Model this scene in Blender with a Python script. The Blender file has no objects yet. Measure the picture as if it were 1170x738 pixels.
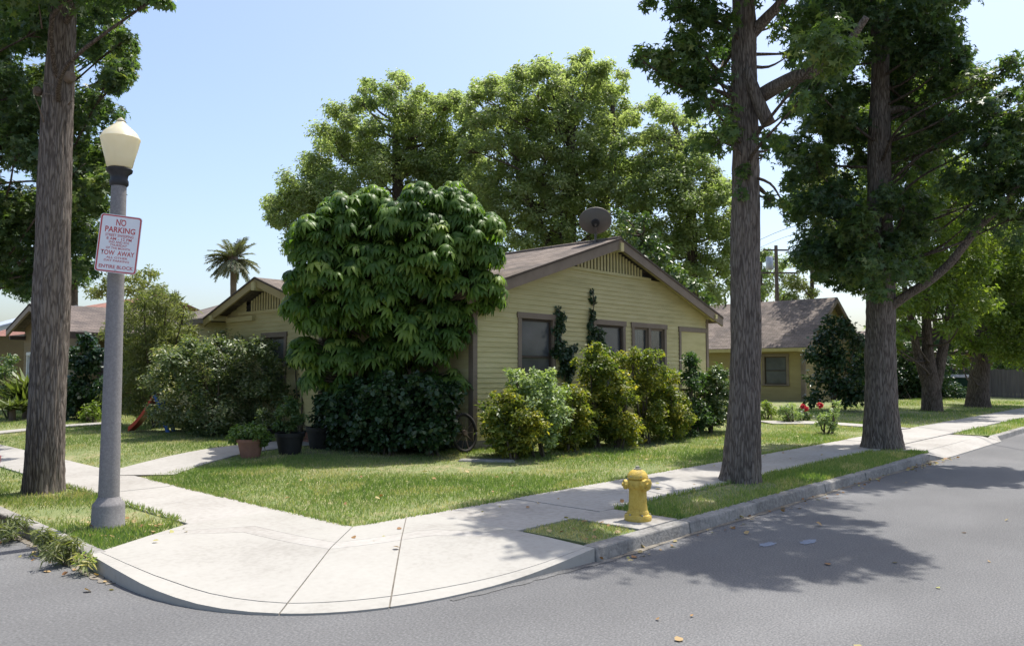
import bpy, bmesh, math, random
import numpy as np
from mathutils import Vector, noise
R = math.radians
SC = bpy.context.scene
COL = SC.collection

# ------------------------------------------------------------------ camera, sky, sun, exposure
EYE = np.array([0.0, 0.0, 1.85]); FPX = 877.0; HEAD = R(43.0); TILT = math.atan(55/877.0)
cam = bpy.data.cameras.new('camera'); cam_o = bpy.data.objects.new('camera', cam); COL.objects.link(cam_o)
cam.sensor_width = 36; cam.lens = 36*FPX/1170; cam.clip_start = .05; cam.clip_end = 3000
cam_o.location = EYE; cam_o.rotation_euler = (R(90)+TILT, 0, HEAD-R(90))
SC.camera = cam_o
SUN_EL, SUN_AZ = R(69), R(-5)
w = bpy.data.worlds.new('World'); SC.world = w; w.use_nodes = True
nt = w.node_tree
sky = nt.nodes.new('ShaderNodeTexSky'); sky.sky_type = 'NISHITA'; sky.sun_disc = False
sky.sun_elevation = SUN_EL; sky.sun_rotation = R(90)-SUN_AZ; sky.air_density = 1.0; sky.dust_density = 2.9; sky.ozone_density = 1.5
nt.links.new(sky.outputs[0], nt.nodes['Background'].inputs[0]); nt.nodes['Background'].inputs[1].default_value = .15
sl = bpy.data.lights.new('sun', 'SUN'); so = bpy.data.objects.new('sun', sl); COL.objects.link(so)
sl.energy = 4.2; sl.angle = R(.53); sl.color = (1, .955, .88)
so.rotation_euler = Vector((math.cos(SUN_EL)*math.cos(SUN_AZ), math.cos(SUN_EL)*math.sin(SUN_AZ), math.sin(SUN_EL))).to_track_quat('Z', 'Y').to_euler()
SC.view_settings.view_transform = 'Standard'; SC.view_settings.look = 'None'; SC.view_settings.exposure = .72; SC.view_settings.gamma = 1
SC.cycles.max_bounces = 10; SC.cycles.diffuse_bounces = 8; SC.cycles.transmission_bounces = 6; SC.cycles.transparent_max_bounces = 8

# pixel of the 1170 px picture -> point at a given distance / on a level / on a wall plane
fh = np.array([math.cos(HEAD), math.sin(HEAD), 0]); FW = fh*math.cos(TILT)+np.array([0, 0, math.sin(TILT)])
RT = np.cross(FW, [0, 0, 1.0]); RT /= np.linalg.norm(RT); UP = np.cross(RT, FW)
def ray(x, y): return FW+RT*(x-585)/FPX-UP*(y-369)/FPX
def at(x, y, d): return EYE+ray(x, y)*d
def gp(x, y, z=.15):
    r = ray(x, y); return EYE+r*((z-EYE[2])/r[2])
def proj(P):
    v = np.asarray(P)-EYE; d = v@FW
    return 585+FPX*(v@RT)/d, 369-FPX*(v@UP)/d, d

# ------------------------------------------------------------------ object helpers
def tag(o, label=None, cat=None, group=None, kind=None):
    if label: o['label'] = label
    if cat: o['category'] = cat
    if group: o['group'] = group
    if kind: o['kind'] = kind
    return o
def empty(name, loc=(0, 0, 0), label=None, cat=None, group=None, rz=0):
    o = bpy.data.objects.new(name, None); COL.objects.link(o); o.location = loc; o.rotation_euler.z = rz
    o.empty_display_size = .2
    return tag(o, label, cat, group)
def link(name, me, mat, parent=None, smooth=False):
    o = bpy.data.objects.new(name, me); COL.objects.link(o)
    if mat is not None and len(me.materials) == 0: me.materials.append(mat)
    if parent is not None: o.parent = parent
    if smooth: me.polygons.foreach_set('use_smooth', np.ones(len(me.polygons), bool))
    return o
class MB:
    """collects shapes for one mesh"""
    def __init__(s): s.v = []; s.f = []
    def add(s, vs, fs):
        b = len(s.v); s.v += [tuple(map(float, v)) for v in vs]; s.f += [tuple(i+b for i in f) for f in fs]; return s
    def hexa(s, p):   # 8 points: bottom loop, top loop
        return s.add(p, [(3, 2, 1, 0), (4, 5, 6, 7), (0, 1, 5, 4), (1, 2, 6, 5), (2, 3, 7, 6), (3, 0, 4, 7)])
    def box(s, x0, x1, y0, y1, z0, z1):
        return s.hexa([(x0, y0, z0), (x1, y0, z0), (x1, y1, z0), (x0, y1, z0), (x0, y0, z1), (x1, y0, z1), (x1, y1, z1), (x0, y1, z1)])
    def bar(s, a, b, wd, ht, upv=(0, 0, 1)):
        a = np.array(a, float); b = np.array(b, float); d = b-a; d /= np.linalg.norm(d)
        u = np.cross(d, upv); u /= np.linalg.norm(u); n = np.cross(u, d); u = u*wd/2; n = n*ht/2
        return s.hexa([a-u-n, a+u-n, b+u-n, b-u-n, a-u+n, a+u+n, b+u+n, b-u+n])
    def lathe(s, prof, c=(0, 0, 0), n=24, axis=None, cap=True, squash=1.0):
        c = np.array(c, float)
        if axis is None: ax = np.array([0, 0, 1.]); u = np.array([1., 0, 0])
        else:
            ax = np.array(axis, float); ax /= np.linalg.norm(ax); u = np.cross(ax, [0, 0, 1.] if abs(ax[2]) < .9 else [1., 0, 0]); u /= np.linalg.norm(u)
        v = np.cross(ax, u); vs = []; fs = []
        for r, z in prof:
            for i in range(n):
                a = 2*math.pi*i/n; vs.append(c+ax*z+u*r*math.cos(a)+v*r*math.sin(a)*squash)
        m = len(prof)
        for j in range(m-1):
            for i in range(n):
                k = (i+1) % n; fs.append((j*n+i, j*n+k, (j+1)*n+k, (j+1)*n+i))
        if cap:
            fs.append(tuple(reversed(range(n)))); fs.append(tuple(range((m-1)*n, m*n)))
        return s.add(vs, fs)
    def tube(s, pts, rad, n=8):
        pts = [np.array(p, float) for p in pts]; vs = []; fs = []
        if not hasattr(rad, '__len__'): rad = [rad]*len(pts)
        u = None
        for i, p in enumerate(pts):
            d = pts[min(i+1, len(pts)-1)]-pts[max(i-1, 0)]; d = d/(np.linalg.norm(d)+1e-9)
            if u is None: u = np.cross(d, [0, 0, 1.] if abs(d[2]) < .9 else [1., 0, 0])
            u = u-d*(u@d); u /= np.linalg.norm(u)+1e-9; v = np.cross(d, u)
            for k in range(n):
                a = 2*math.pi*k/n; vs.append(p+(u*math.cos(a)+v*math.sin(a))*rad[i])
        for j in range(len(pts)-1):
            for k in range(n):
                q = (k+1) % n; fs.append((j*n+k, j*n+q, (j+1)*n+q, (j+1)*n+k))
        fs.append(tuple(reversed(range(n)))); fs.append(tuple(range((len(pts)-1)*n, len(pts)*n)))
        return s.add(vs, fs)
    def prism(s, poly, z0, z1):
        n = len(poly)
        zt = z1 if hasattr(z1, '__len__') else [z1]*n
        return s.add([(x, y, z0) for x, y in poly]+[(p[0], p[1], zt[i]) for i, p in enumerate(poly)],
                     [tuple(reversed(range(n))), tuple(range(n, 2*n))]+[(i, (i+1) % n, n+(i+1) % n, n+i) for i in range(n)])
    def build(s, name, mat, parent=None, smooth=False, bevel=0, loc=None):
        me = bpy.data.meshes.new(name)
        vs = s.v if loc is None else [(v[0]-loc[0], v[1]-loc[1], v[2]-loc[2]) for v in s.v]
        me.from_pydata(vs, [], s.f); me.update()
        o = link(name, me, mat, parent, smooth)
        if smooth and smooth != 'all':
            try: me.set_sharp_from_angle(angle=R(40))
            except Exception: pass
        if bevel:
            b = o.modifiers.new('bevel', 'BEVEL'); b.width = bevel; b.segments = 2; b.limit_method = 'ANGLE'
        return o

# ------------------------------------------------------------------ material helpers
def newmat(name):
    m = bpy.data.materials.new(name); m.use_nodes = True
    n = m.node_tree.nodes; return m, n, m.node_tree.links, n['Principled BSDF']
def ramp(n, cols, pos=None):
    r = n.new('ShaderNodeValToRGB'); e = r.color_ramp.elements
    pos = pos or [i/(len(cols)-1) for i in range(len(cols))]
    while len(e) < len(cols): e.new(.5)
    for i, c in enumerate(cols): e[i].position = pos[i]; e[i].color = (*c, 1)
    return r
def noisy(name, cols, scale=3, rough=.85, bump=.3, bscale=None, detail=8, stretch=(1, 1, 1), pos=None, spec=.3, metal=0, bdist=.02, scale2=None, mix2=.35):
    m, n, l, b = newmat(name)
    tc = n.new('ShaderNodeTexCoord'); mp = n.new('ShaderNodeMapping'); mp.inputs['Scale'].default_value = stretch
    l.new(tc.outputs['Object'], mp.inputs[0])
    t = n.new('ShaderNodeTexNoise'); t.inputs['Scale'].default_value = scale; t.inputs['Detail'].default_value = detail; t.inputs['Roughness'].default_value = .6
    l.new(mp.outputs[0], t.inputs[0])
    fac = t.outputs[0]
    if scale2:
        t2 = n.new('ShaderNodeTexNoise'); t2.inputs['Scale'].default_value = scale2; t2.inputs['Detail'].default_value = 4; l.new(mp.outputs[0], t2.inputs[0])
        mx = n.new('ShaderNodeMix'); mx.inputs[0].default_value = mix2; l.new(fac, mx.inputs[2]); l.new(t2.outputs[0], mx.inputs[3]); fac = mx.outputs[0]
    r = ramp(n, cols, pos or ([.3, .7] if len(cols) == 2 else [.28+.44*i/(len(cols)-1) for i in range(len(cols))]))
    l.new(fac, r.inputs[0]); l.new(r.outputs[0], b.inputs['Base Color'])
    b.inputs['Roughness'].default_value = rough; b.inputs['Specular IOR Level'].default_value = spec; b.inputs['Metallic'].default_value = metal
    if bump:
        t3 = n.new('ShaderNodeTexNoise'); t3.inputs['Scale'].default_value = bscale or scale*4; t3.inputs['Detail'].default_value = 6; l.new(mp.outputs[0], t3.inputs[0])
        bp = n.new('ShaderNodeBump'); bp.inputs['Strength'].default_value = bump; bp.inputs['Distance'].default_value = bdist
        l.new(t3.outputs[0], bp.inputs['Height']); l.new(bp.outputs[0], b.inputs['Normal'])
    return m
def leafmat(name, cols, gloss=.45, trans=.35, tcol=None, spec=.4):
    m, n, l, b = newmat(name)
    a = n.new('ShaderNodeAttribute'); a.attribute_name = 'tint'
    r = ramp(n, cols); l.new(a.outputs['Fac'], r.inputs[0])
    l.new(r.outputs[0], b.inputs['Base Color']); b.inputs['Roughness'].default_value = gloss; b.inputs['Specular IOR Level'].default_value = spec
    tr = n.new('ShaderNodeBsdfTranslucent')
    mu = n.new('ShaderNodeMix'); mu.data_type = 'RGBA'; mu.blend_type = 'MULTIPLY'; mu.inputs[0].default_value = 1
    l.new(r.outputs[0], mu.inputs[6]); mu.inputs[7].default_value = (*(tcol or (1.5, 1.6, .6)), 1)
    l.new(mu.outputs[2], tr.inputs[0])
    mx = n.new('ShaderNodeMixShader'); mx.inputs[0].default_value = trans
    l.new(b.outputs[0], mx.inputs[1]); l.new(tr.outputs[0], mx.inputs[2]); l.new(mx.outputs[0], n['Material Output'].inputs[0])
    return m
def barkmat(name, cols, sc=26, st=.12, bump=.7):
    m, n, l, b = newmat(name)
    tc = n.new('ShaderNodeTexCoord'); mp = n.new('ShaderNodeMapping'); mp.inputs['Scale'].default_value = (1, 1, st); l.new(tc.outputs['Object'], mp.inputs[0])
    w_ = n.new('ShaderNodeTexNoise'); w_.inputs['Scale'].default_value = 9; w_.inputs['Detail'].default_value = 4; l.new(mp.outputs[0], w_.inputs[0])
    wm = n.new('ShaderNodeMix'); wm.data_type = 'RGBA'; wm.blend_type = 'LINEAR_LIGHT'; wm.inputs[0].default_value = .06; l.new(mp.outputs[0], wm.inputs[6]); l.new(w_.outputs['Color'], wm.inputs[7])
    t = n.new('ShaderNodeTexNoise'); t.inputs['Scale'].default_value = sc*2; t.inputs['Detail'].default_value = 9; t.inputs['Roughness'].default_value = .7; l.new(mp.outputs[0], t.inputs[0])
    big = n.new('ShaderNodeTexNoise'); big.inputs['Scale'].default_value = 1.6; big.inputs['Detail'].default_value = 5; l.new(tc.outputs['Object'], big.inputs[0])
    v = n.new('ShaderNodeTexVoronoi'); v.inputs['Scale'].default_value = sc; v.feature = 'DISTANCE_TO_EDGE'; l.new(wm.outputs[2], v.inputs[0])
    mr = n.new('ShaderNodeMapRange'); mr.inputs[1].default_value = .0; mr.inputs[2].default_value = .32; l.new(v.outputs[0], mr.inputs[0])
    ma = n.new('ShaderNodeMath'); ma.operation = 'MULTIPLY_ADD'; l.new(mr.outputs[0], ma.inputs[0]); ma.inputs[1].default_value = .5; l.new(t.outputs[0], ma.inputs[2])
    mb_ = n.new('ShaderNodeMath'); mb_.operation = 'MULTIPLY_ADD'; l.new(big.outputs[0], mb_.inputs[0]); mb_.inputs[1].default_value = .35; l.new(ma.outputs[0], mb_.inputs[2])
    r = ramp(n, cols, [.5, .82, 1.0]); l.new(mb_.outputs[0], r.inputs[0]); l.new(r.outputs[0], b.inputs['Base Color'])
    bp = n.new('ShaderNodeBump'); bp.inputs['Strength'].default_value = bump; bp.inputs['Distance'].default_value = .035; l.new(ma.outputs[0], bp.inputs['Height']); l.new(bp.outputs[0], b.inputs['Normal'])
    b.inputs['Roughness'].default_value = .92; b.inputs['Specular IOR Level'].default_value = .15
    return m
def shingle(name, c1, c2, c3, swap):
    m, n, l, b = newmat(name)
    tc = n.new('ShaderNodeTexCoord'); sp = n.new('ShaderNodeSeparateXYZ'); l.new(tc.outputs['Object'], sp.inputs[0])
    cb = n.new('ShaderNodeCombineXYZ'); l.new(sp.outputs[1 if swap else 0], cb.inputs[0]); l.new(sp.outputs[0 if swap else 1], cb.inputs[1])
    br = n.new('ShaderNodeTexBrick'); l.new(cb.outputs[0], br.inputs[0])
    br.inputs['Scale'].default_value = 1; br.inputs['Brick Width'].default_value = .31; br.inputs['Row Height'].default_value = .135
    br.inputs['Mortar Size'].default_value = .008; br.inputs['Color1'].default_value = (*c1, 1); br.inputs['Color2'].default_value = (*c2, 1); br.inputs['Mortar'].default_value = (*c3, 1)
    t = n.new('ShaderNodeTexNoise'); t.inputs['Scale'].default_value = 1.3; t.inputs['Detail'].default_value = 8; l.new(tc.outputs['Object'], t.inputs[0])
    r = ramp(n, [(.62, .62, .64), (1.25, 1.2, 1.15)], [.3, .7]); l.new(t.outputs[0], r.inputs[0])
    mu = n.new('ShaderNodeMix'); mu.data_type = 'RGBA'; mu.blend_type = 'MULTIPLY'; mu.inputs[0].default_value = 1; l.new(br.outputs[0], mu.inputs[6]); l.new(r.outputs[0], mu.inputs[7])
    l.new(mu.outputs[2], b.inputs['Base Color']); b.inputs['Roughness'].default_value = .9; b.inputs['Specular IOR Level'].default_value = .25
    # saw-tooth relief: every course stands proud of the one below it
    md = n.new('ShaderNodeMath'); md.operation = 'FRACT'; dv = n.new('ShaderNodeMath'); dv.operation = 'DIVIDE'; dv.inputs[1].default_value = .135
    l.new(sp.outputs[0 if swap else 1], dv.inputs[0]); l.new(dv.outputs[0], md.inputs[0])
    sb = n.new('ShaderNodeMath'); sb.operation = 'SUBTRACT'; l.new(br.outputs['Fac'], sb.inputs[1]); l.new(md.outputs[0], sb.inputs[0])
    bp = n.new('ShaderNodeBump'); bp.inputs['Strength'].default_value = .6; bp.inputs['Distance'].default_value = .012; l.new(sb.outputs[0], bp.inputs['Height']); l.new(bp.outputs[0], b.inputs['Normal'])
    return m
M = {}
M['asphalt'] = noisy('asphalt', [(.06, .06, .061), (.128, .128, .129), (.235, .235, .235)], .32, .9, .8, 80, 14, scale2=70, mix2=.58, stretch=(.6, 1, 1), bdist=.012)
M['seam'] = noisy('asphalt_seam', [(.10, .10, .098), (.17, .168, .165)], 8, .9, .5, 120)
M['concrete'] = noisy('concrete', [(.215, .20, .178), (.32, .305, .28), (.39, .375, .35)], .7, .85, .15, 60, 12, scale2=14, mix2=.4, bdist=.004)
M['apron'] = noisy('pale_concrete', [(.235, .222, .198), (.32, .308, .28), (.355, .344, .315)], .8, .85, .12, 60, 10, scale2=18, mix2=.35, bdist=.004)
M['kerbc'] = noisy('kerb_concrete', [(.085, .08, .074), (.22, .212, .197), (.36, .345, .32)], 1.6, .9, .5, 40, 10, scale2=22, bdist=.012, mix2=.45)
M['joint'] = noisy('joint_dirt', [(.09, .08, .07), (.2, .18, .15)], 6, .95, .3)
M['soil'] = noisy('soil', [(.09, .07, .045), (.17, .135, .085), (.23, .19, .11)], 2.5, .95, .5, 30)
M['turf'] = noisy('turf', [(.11, .155, .06), (.17, .195, .08), (.33, .27, .17)], 1.1, .95, .6, 60, 10, scale2=7, mix2=.5)
M['siding'] = noisy('yellow_siding', [(.46, .405, .20), (.55, .485, .245), (.60, .535, .295)], 1.2, .6, .08, 40, stretch=(1, 1, 6))
M['siding2'] = noisy('ochre_siding', [(.33, .262, .12), (.39, .315, .15)], 1.2, .6, .08, 40, stretch=(1, 1, 6))
M['olive'] = noisy('darkened_tan_siding', [(.15, .112, .055), (.2, .15, .078)], 1.2, .7, .08, 40)  # tan made darker: the neighbour wall's shade is put into the colour
M['trim'] = noisy('brown_trim', [(.19, .145, .11), (.245, .195, .155)], 3, .6, .1, 60)
M['darktrim'] = noisy('dark_trim', [(.05, .038, .03), (.08, .06, .048)], 3, .7, .1, 60)
M['soffit'] = noisy('soffit', [(.42, .35, .16), (.48, .41, .2)], 3, .7, .05)
M['roofx'] = shingle('shingles', (.135, .115, .10), (.205, .175, .155), (.06, .05, .044), True)
M['roofy'] = shingle('shingles_cross', (.135, .115, .10), (.205, .175, .155), (.06, .05, .044), False)
M['roofn'] = shingle('old_shingles', (.10, .085, .078), (.16, .135, .12), (.05, .04, .036), False)
M['redroof'] = shingle('red_shingles', (.25, .12, .09), (.32, .17, .13), (.1, .06, .05), True)
M['blueroof'] = noisy('pale_metal_roof', [(.30, .34, .40), (.38, .42, .48)], 2, .5, .05)
M['dark'] = noisy('painted_dark', [(.012, .012, .013), (.025, .024, .024)], 2, .9, 0)  # near-black colour standing for shade inside rooms and vents
M['curtain'] = noisy('curtain', [(.42, .44, .46), (.58, .6, .62)], 5, .9, .4, 9, stretch=(6, 6, .4))
M['screen'] = noisy('window_screen', [(.06, .065, .072), (.12, .125, .135)], .9, .22, 0, spec=.6)
M['bark'] = barkmat('grey_bark', [(.055, .045, .038), (.138, .114, .097), (.22, .188, .162)])
M['bark2'] = barkmat('brown_bark', [(.035, .027, .022), (.085, .066, .053), (.15, .12, .1)], 24)
M['twig'] = noisy('twig', [(.06, .05, .035), (.11, .09, .065)], 8, .9, .3)
M['pole'] = noisy('pole_aggregate', [(.13, .125, .125), (.2, .19, .19), (.29, .28, .275)], 40, .8, .25, 120, scale2=150, mix2=.5, bdist=.004)
M['iron'] = noisy('dark_iron', [(.02, .02, .022), (.04, .04, .043)], 10, .55, .1)
M['yellow'] = noisy('hydrant_yellow', [(.22, .15, .05), (.50, .345, .06), (.56, .40, .085), (.60, .47, .17)], 11, .55, .3, 60, scale2=45, mix2=.45, pos=[.3, .42, .6, .72])
M['hydgrey'] = noisy('worn_cap', [(.25, .24, .19), (.4, .37, .27)], 20, .7, .2)
M['dish'] = noisy('dish_grey', [(.13, .12, .112), (.16, .148, .138)], 3, .55, .02)
M['terra'] = noisy('terracotta', [(.20, .10, .07), (.28, .15, .105)], 6, .85, .2)
M['blackpot'] = noisy('black_pot', [(.014, .014, .014), (.03, .03, .03)], 6, .6, .1)
M['brick'] = noisy('old_brick', [(.16, .075, .05), (.27, .14, .1)], 9, .9, .4)
M['red'] = noisy('red_plastic', [(.45, .05, .03), (.5, .07, .04)], 5, .4, 0)
M['blue'] = noisy('blue_plastic', [(.04, .12, .45), (.05, .15, .5)], 5, .4, 0)
M['wood'] = noisy('weathered_wood', [(.09, .065, .05), (.17, .13, .1)], 8, .9, .3, stretch=(1, 1, .2))
M['rubber'] = noisy('rubber', [(.018, .017, .017), (.04, .038, .036)], 10, .85, .2)
M['white'] = noisy('sign_white', [(.62, .64, .68), (.70, .72, .75)], 3, .4, 0)
M['signred'] = noisy('sign_red', [(.42, .07, .08), (.47, .10, .10)], 6, .5, 0)
M['alu'] = noisy('aluminium', [(.4, .4, .41), (.5, .5, .5)], 6, .45, 0, metal=.6)
M['carpaint'] = noisy('car_paint', [(.012, .013, .018), (.018, .019, .024)], 3, .25, 0, spec=.6)
M['taillight'] = noisy('tail_lens', [(.45, .015, .03), (.55, .02, .04)], 3, .2, 0, spec=.6)
M['bluemark'] = noisy('blue_paint_mark', [(.15, .17, .21), (.20, .235, .30)], 20, .9, .3)
M['fence'] = noisy('grey_boards', [(.14, .12, .11), (.22, .19, .17)], 2, .9, .2, stretch=(4, 4, .3))
M['green'] = noisy('green_plastic', [(.02, .05, .04), (.03, .07, .055)], 3, .6, 0)
M['white2'] = noisy('old_white', [(.5, .5, .48), (.6, .6, .58)], 4, .6, 0)
m, n_, l_, b_ = newmat('window_glass'); M['glass'] = m
b_.inputs['Base Color'].default_value = (.5, .55, .58, 1); b_.inputs['Roughness'].default_value = .03; b_.inputs['Transmission Weight'].default_value = .9; b_.inputs['IOR'].default_value = 1.45
m, n_, l_, b_ = newmat('lamp_globe'); M['globe'] = m
tn = n_.new('ShaderNodeTexNoise'); tn.inputs['Scale'].default_value = 5; rr = ramp(n_, [(.78, .72, .54), (.84, .80, .64)]); l_.new(tn.outputs[0], rr.inputs[0]); l_.new(rr.outputs[0], b_.inputs['Base Color'])
b_.inputs['Roughness'].default_value = .3; b_.inputs['Subsurface Weight'].default_value = .6; b_.inputs['Subsurface Radius'].default_value = (.1, .09, .06); b_.inputs['Subsurface Scale'].default_value = .5
tl = n_.new('ShaderNodeBsdfTranslucent'); l_.new(rr.outputs[0], tl.inputs[0]); mxs = n_.new('ShaderNodeMixShader'); mxs.inputs[0].default_value = .4
l_.new(b_.outputs[0], mxs.inputs[1]); l_.new(tl.outputs[0], mxs.inputs[2]); l_.new(mxs.outputs[0], n_['Material Output'].inputs[0])

L = {}
L['gum'] = leafmat('sweetgum_leaf', [(.038, .08, .034), (.072, .125, .046), (.125, .185, .06), (.21, .245, .08)], .42, .45)
L['darkgum'] = leafmat('dark_leaf', [(.036, .072, .036), (.064, .112, .048), (.11, .165, .06), (.195, .225, .075)], .42, .42)
L['camphor'] = leafmat('camphor_leaf', [(.12, .165, .07), (.18, .23, .095), (.25, .295, .13), (.31, .34, .17)], .45, .58, tcol=(1.4, 1.55, .85))
L['light'] = leafmat('light_leaf', [(.08, .125, .026), (.125, .18, .036), (.18, .235, .05), (.24, .27, .075)], .45, .5)
L['pale'] = leafmat('pale_leaf', [(.10, .13, .04), (.14, .17, .055), (.18, .20, .07), (.2, .2, .09)], .5, .4)
L['umbrella'] = leafmat('umbrella_leaf', [(.05, .105, .028), (.09, .17, .038), (.155, .245, .052), (.28, .36, .09)], .42, .48, spec=.3)
L['willow'] = leafmat('fine_grey_leaf', [(.09, .12, .05), (.13, .16, .07), (.18, .20, .095), (.24, .24, .13)], .5, .45)
L['hawthorn'] = leafmat('hawthorn_leaf', [(.05, .085, .035), (.09, .135, .055), (.18, .215, .11), (.46, .42, .32)], .42, .38, spec=.5)
L['goldtip'] = leafmat('gold_tip_leaf', [(.045, .08, .022), (.10, .145, .032), (.22, .235, .045), (.44, .36, .06)], .42, .5)
L['limey'] = leafmat('pale_green_leaf', [(.11, .17, .07), (.19, .26, .11), (.28, .35, .18), (.36, .41, .24)], .42, .42)
L['rose'] = leafmat('rose_leaf', [(.03, .065, .022), (.06, .11, .035), (.12, .17, .06), (.26, .28, .14)], .35, .3, spec=.5)
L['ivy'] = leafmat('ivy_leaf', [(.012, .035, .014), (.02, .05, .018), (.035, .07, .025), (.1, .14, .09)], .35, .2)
L['pot'] = leafmat('potted_leaf', [(.05, .10, .03), (.09, .16, .045), (.15, .22, .06), (.2, .26, .09)], .45, .45)
L['yucca'] = leafmat('yucca_leaf', [(.08, .11, .03), (.12, .16, .045), (.17, .2, .07)], .45, .25)
L['palm'] = leafmat('palm_leaf', [(.10, .115, .07), (.15, .165, .10), (.21, .21, .13)], .5, .2)
L['grass'] = leafmat('grass_blade', [(.11, .18, .06), (.16, .235, .08), (.225, .28, .11), (.37, .345, .20), (.48, .41, .28)], .55, .5)
L['dead'] = leafmat('dead_leaf', [(.2, .1, .04), (.3, .17, .07), (.38, .28, .14), (.3, .3, .1)], .7, .15)
L['flower'] = leafmat('rose_petal', [(.5, .04, .06), (.6, .07, .1), (.65, .12, .14)], .5, .3, tcol=(1, .6, .6))

# ------------------------------------------------------------------ foliage helpers (numpy)
def nrm(a): return a/(np.linalg.norm(a, axis=-1, keepdims=True)+1e-9)
T_LEAF = (np.array([(0, 0, 0), (.26, .45, .05), (0, 1, -.1), (-.26, .45, .05)]), np.array([(0, 1, 2), (0, 2, 3)]))
T_ROUND = (np.array([(0, 0, 0), (.3, .2, .04), (.38, .55, .05), (0, 1, -.06), (-.38, .55, .05), (-.3, .2, .04), (0, .5, -.03)]), np.array([(6, 0, 1), (6, 1, 2), (6, 2, 3), (6, 3, 4), (6, 4, 5), (6, 5, 0)]))
_st = [(0, .42, 0)]
for k in range(11):
    a = R(-150+30*k); rr_ = (.62 if k % 2 == 1 else .27) if k not in (0, 10) else .2
    _st.append((rr_*math.sin(a), .42+rr_*math.cos(a), -.09 if k % 2 == 1 else .03))
T_STAR = (np.array(_st), np.array([(0, i, i+1) for i in range(1, 11)]))
T_LONG = (np.array([(0, 0, 0), (.09, .4, .02), (0, 1, -.16), (-.09, .4, .02)]), np.array([(0, 1, 2), (0, 2, 3)]))
T_BLADE = (np.array([(-.06, 0, 0), (.06, 0, 0), (.045, .55, .05), (0, 1, .25), (-.045, .55, .05)]), np.array([(0, 1, 2), (0, 2, 4), (4, 2, 3)]))
_uv = []; _uf = []
for k in range(10):      # umbrella leaf: ten drooping leaflets round one stalk tip
    a = 2*math.pi*(k+.3*math.sin(k*7.1))/10; ca, sa = math.cos(a), math.sin(a); ln = .92+.12*math.sin(k*3.7)
    b = len(_uv)
    for (rr_, zz, wd) in ((.06, .03, .03), (.30, .0, .11), (.58, -.22, .125), (.78, -.62, .015)):
        for s_ in (-1, 0, 1): _uv.append((ca*rr_*ln-sa*wd*s_, sa*rr_*ln+ca*wd*s_, zz*ln-(.035 if s_ else 0)))
    for j in range(3):
        for i in range(2):
            p = b+j*3+i; _uf += [(p, p+3, p+4), (p, p+4, p+1)]
T_UMB = (np.array(_uv)[:, [0, 1, 2]], np.array(_uf))
def leaf_mesh(name, P, N, A, S, tint, tmpl, mat, parent=None):
    tv, tf = tmpl; n = len(P); k = len(tv)
    N = nrm(N); A = nrm(A-N*np.sum(A*N, 1, keepdims=True)); B = np.cross(A, N)
    S = np.asarray(S).reshape(-1, 1, 1)
    V = P[:, None, :]+S*(B[:, None, :]*tv[None, :, 0:1]+A[:, None, :]*tv[None, :, 1:2]+N[:, None, :]*tv[None, :, 2:3])
    F = (tf[None]+(np.arange(n)*k)[:, None, None]).reshape(-1, 3)
    me = bpy.data.meshes.new(name)
    me.vertices.add(n*k); me.vertices.foreach_set('co', V.astype(np.float32).ravel())
    me.loops.add(F.size); me.loops.foreach_set('vertex_index', F.astype(np.int32).ravel())
    me.polygons.add(len(F)); me.polygons.foreach_set('loop_start', np.arange(0, F.size, 3, dtype=np.int32))
    at_ = me.attributes.new('tint', 'FLOAT', 'POINT'); at_.data.foreach_set('value', np.repeat(np.clip(tint, 0, 1), k).astype(np.float32))
    me.update(calc_edges=True)
    return link(name, me, mat, parent)
def scatter(lobes, size, lai, rng, subs=9, spread=.5, flat=.85, up=.6, out=.6, droop=.3, tmean=.4, inner=.3):
    """lobes: (centre, radius). Leaf clumps sit through each lobe's volume, leaves through each clump."""
    Ps, Ns, As, Ss, Ts = [], [], [], [], []
    for c, r in lobes:
        c = np.asarray(c, float); ns = max(4, int(subs*rng.uniform(.8, 1.25)))
        d = nrm(rng.normal(size=(ns, 3))); sc = c+d*(r*rng.uniform(inner, .95, (ns, 1)))*np.array([1, 1, flat])
        ntot = lai*31*r*r/size**2
        tl = rng.normal(0, .1)
        for s in sc:
            sr = r*rng.uniform(.26, .5); n = max(3, int(ntot/ns*rng.uniform(.5, 1.5)*(sr/r/.38)**2))
            p = s+np.clip(rng.normal(size=(n, 3)), -2.2, 2.2)*sr*spread*np.array([1, 1, flat])
            o = nrm(nrm(p-s)+nrm(p-c))
            Ps.append(p); Ns.append(o*out+np.array([0, 0, up])+rng.normal(size=(n, 3))*.5)
            As.append(rng.normal(size=(n, 3))+o*.5-np.array([0, 0, droop*2])); Ss.append(size*rng.uniform(.65, 1.3, n))
            Ts.append(tmean+tl+rng.normal(0, .08)+rng.normal(0, .16, n))
    return np.concatenate(Ps), np.concatenate(Ns), np.concatenate(As), np.concatenate(Ss), np.concatenate(Ts)
def smooth_path(pts, n):
    pts = np.array(pts, float); m = len(pts); out = []
    for t in np.linspace(0, m-1, n):
        i = min(int(t), m-2); f = t-i
        p0, p1, p2, p3 = pts[max(i-1, 0)], pts[i], pts[i+1], pts[min(i+2, m-1)]
        out.append(.5*((2*p1)+(-p0+p2)*f+(2*p0-5*p1+4*p2-p3)*f*f+(-p0+3*p1-3*p2+p3)*f**3))
    return np.array(out)
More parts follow.
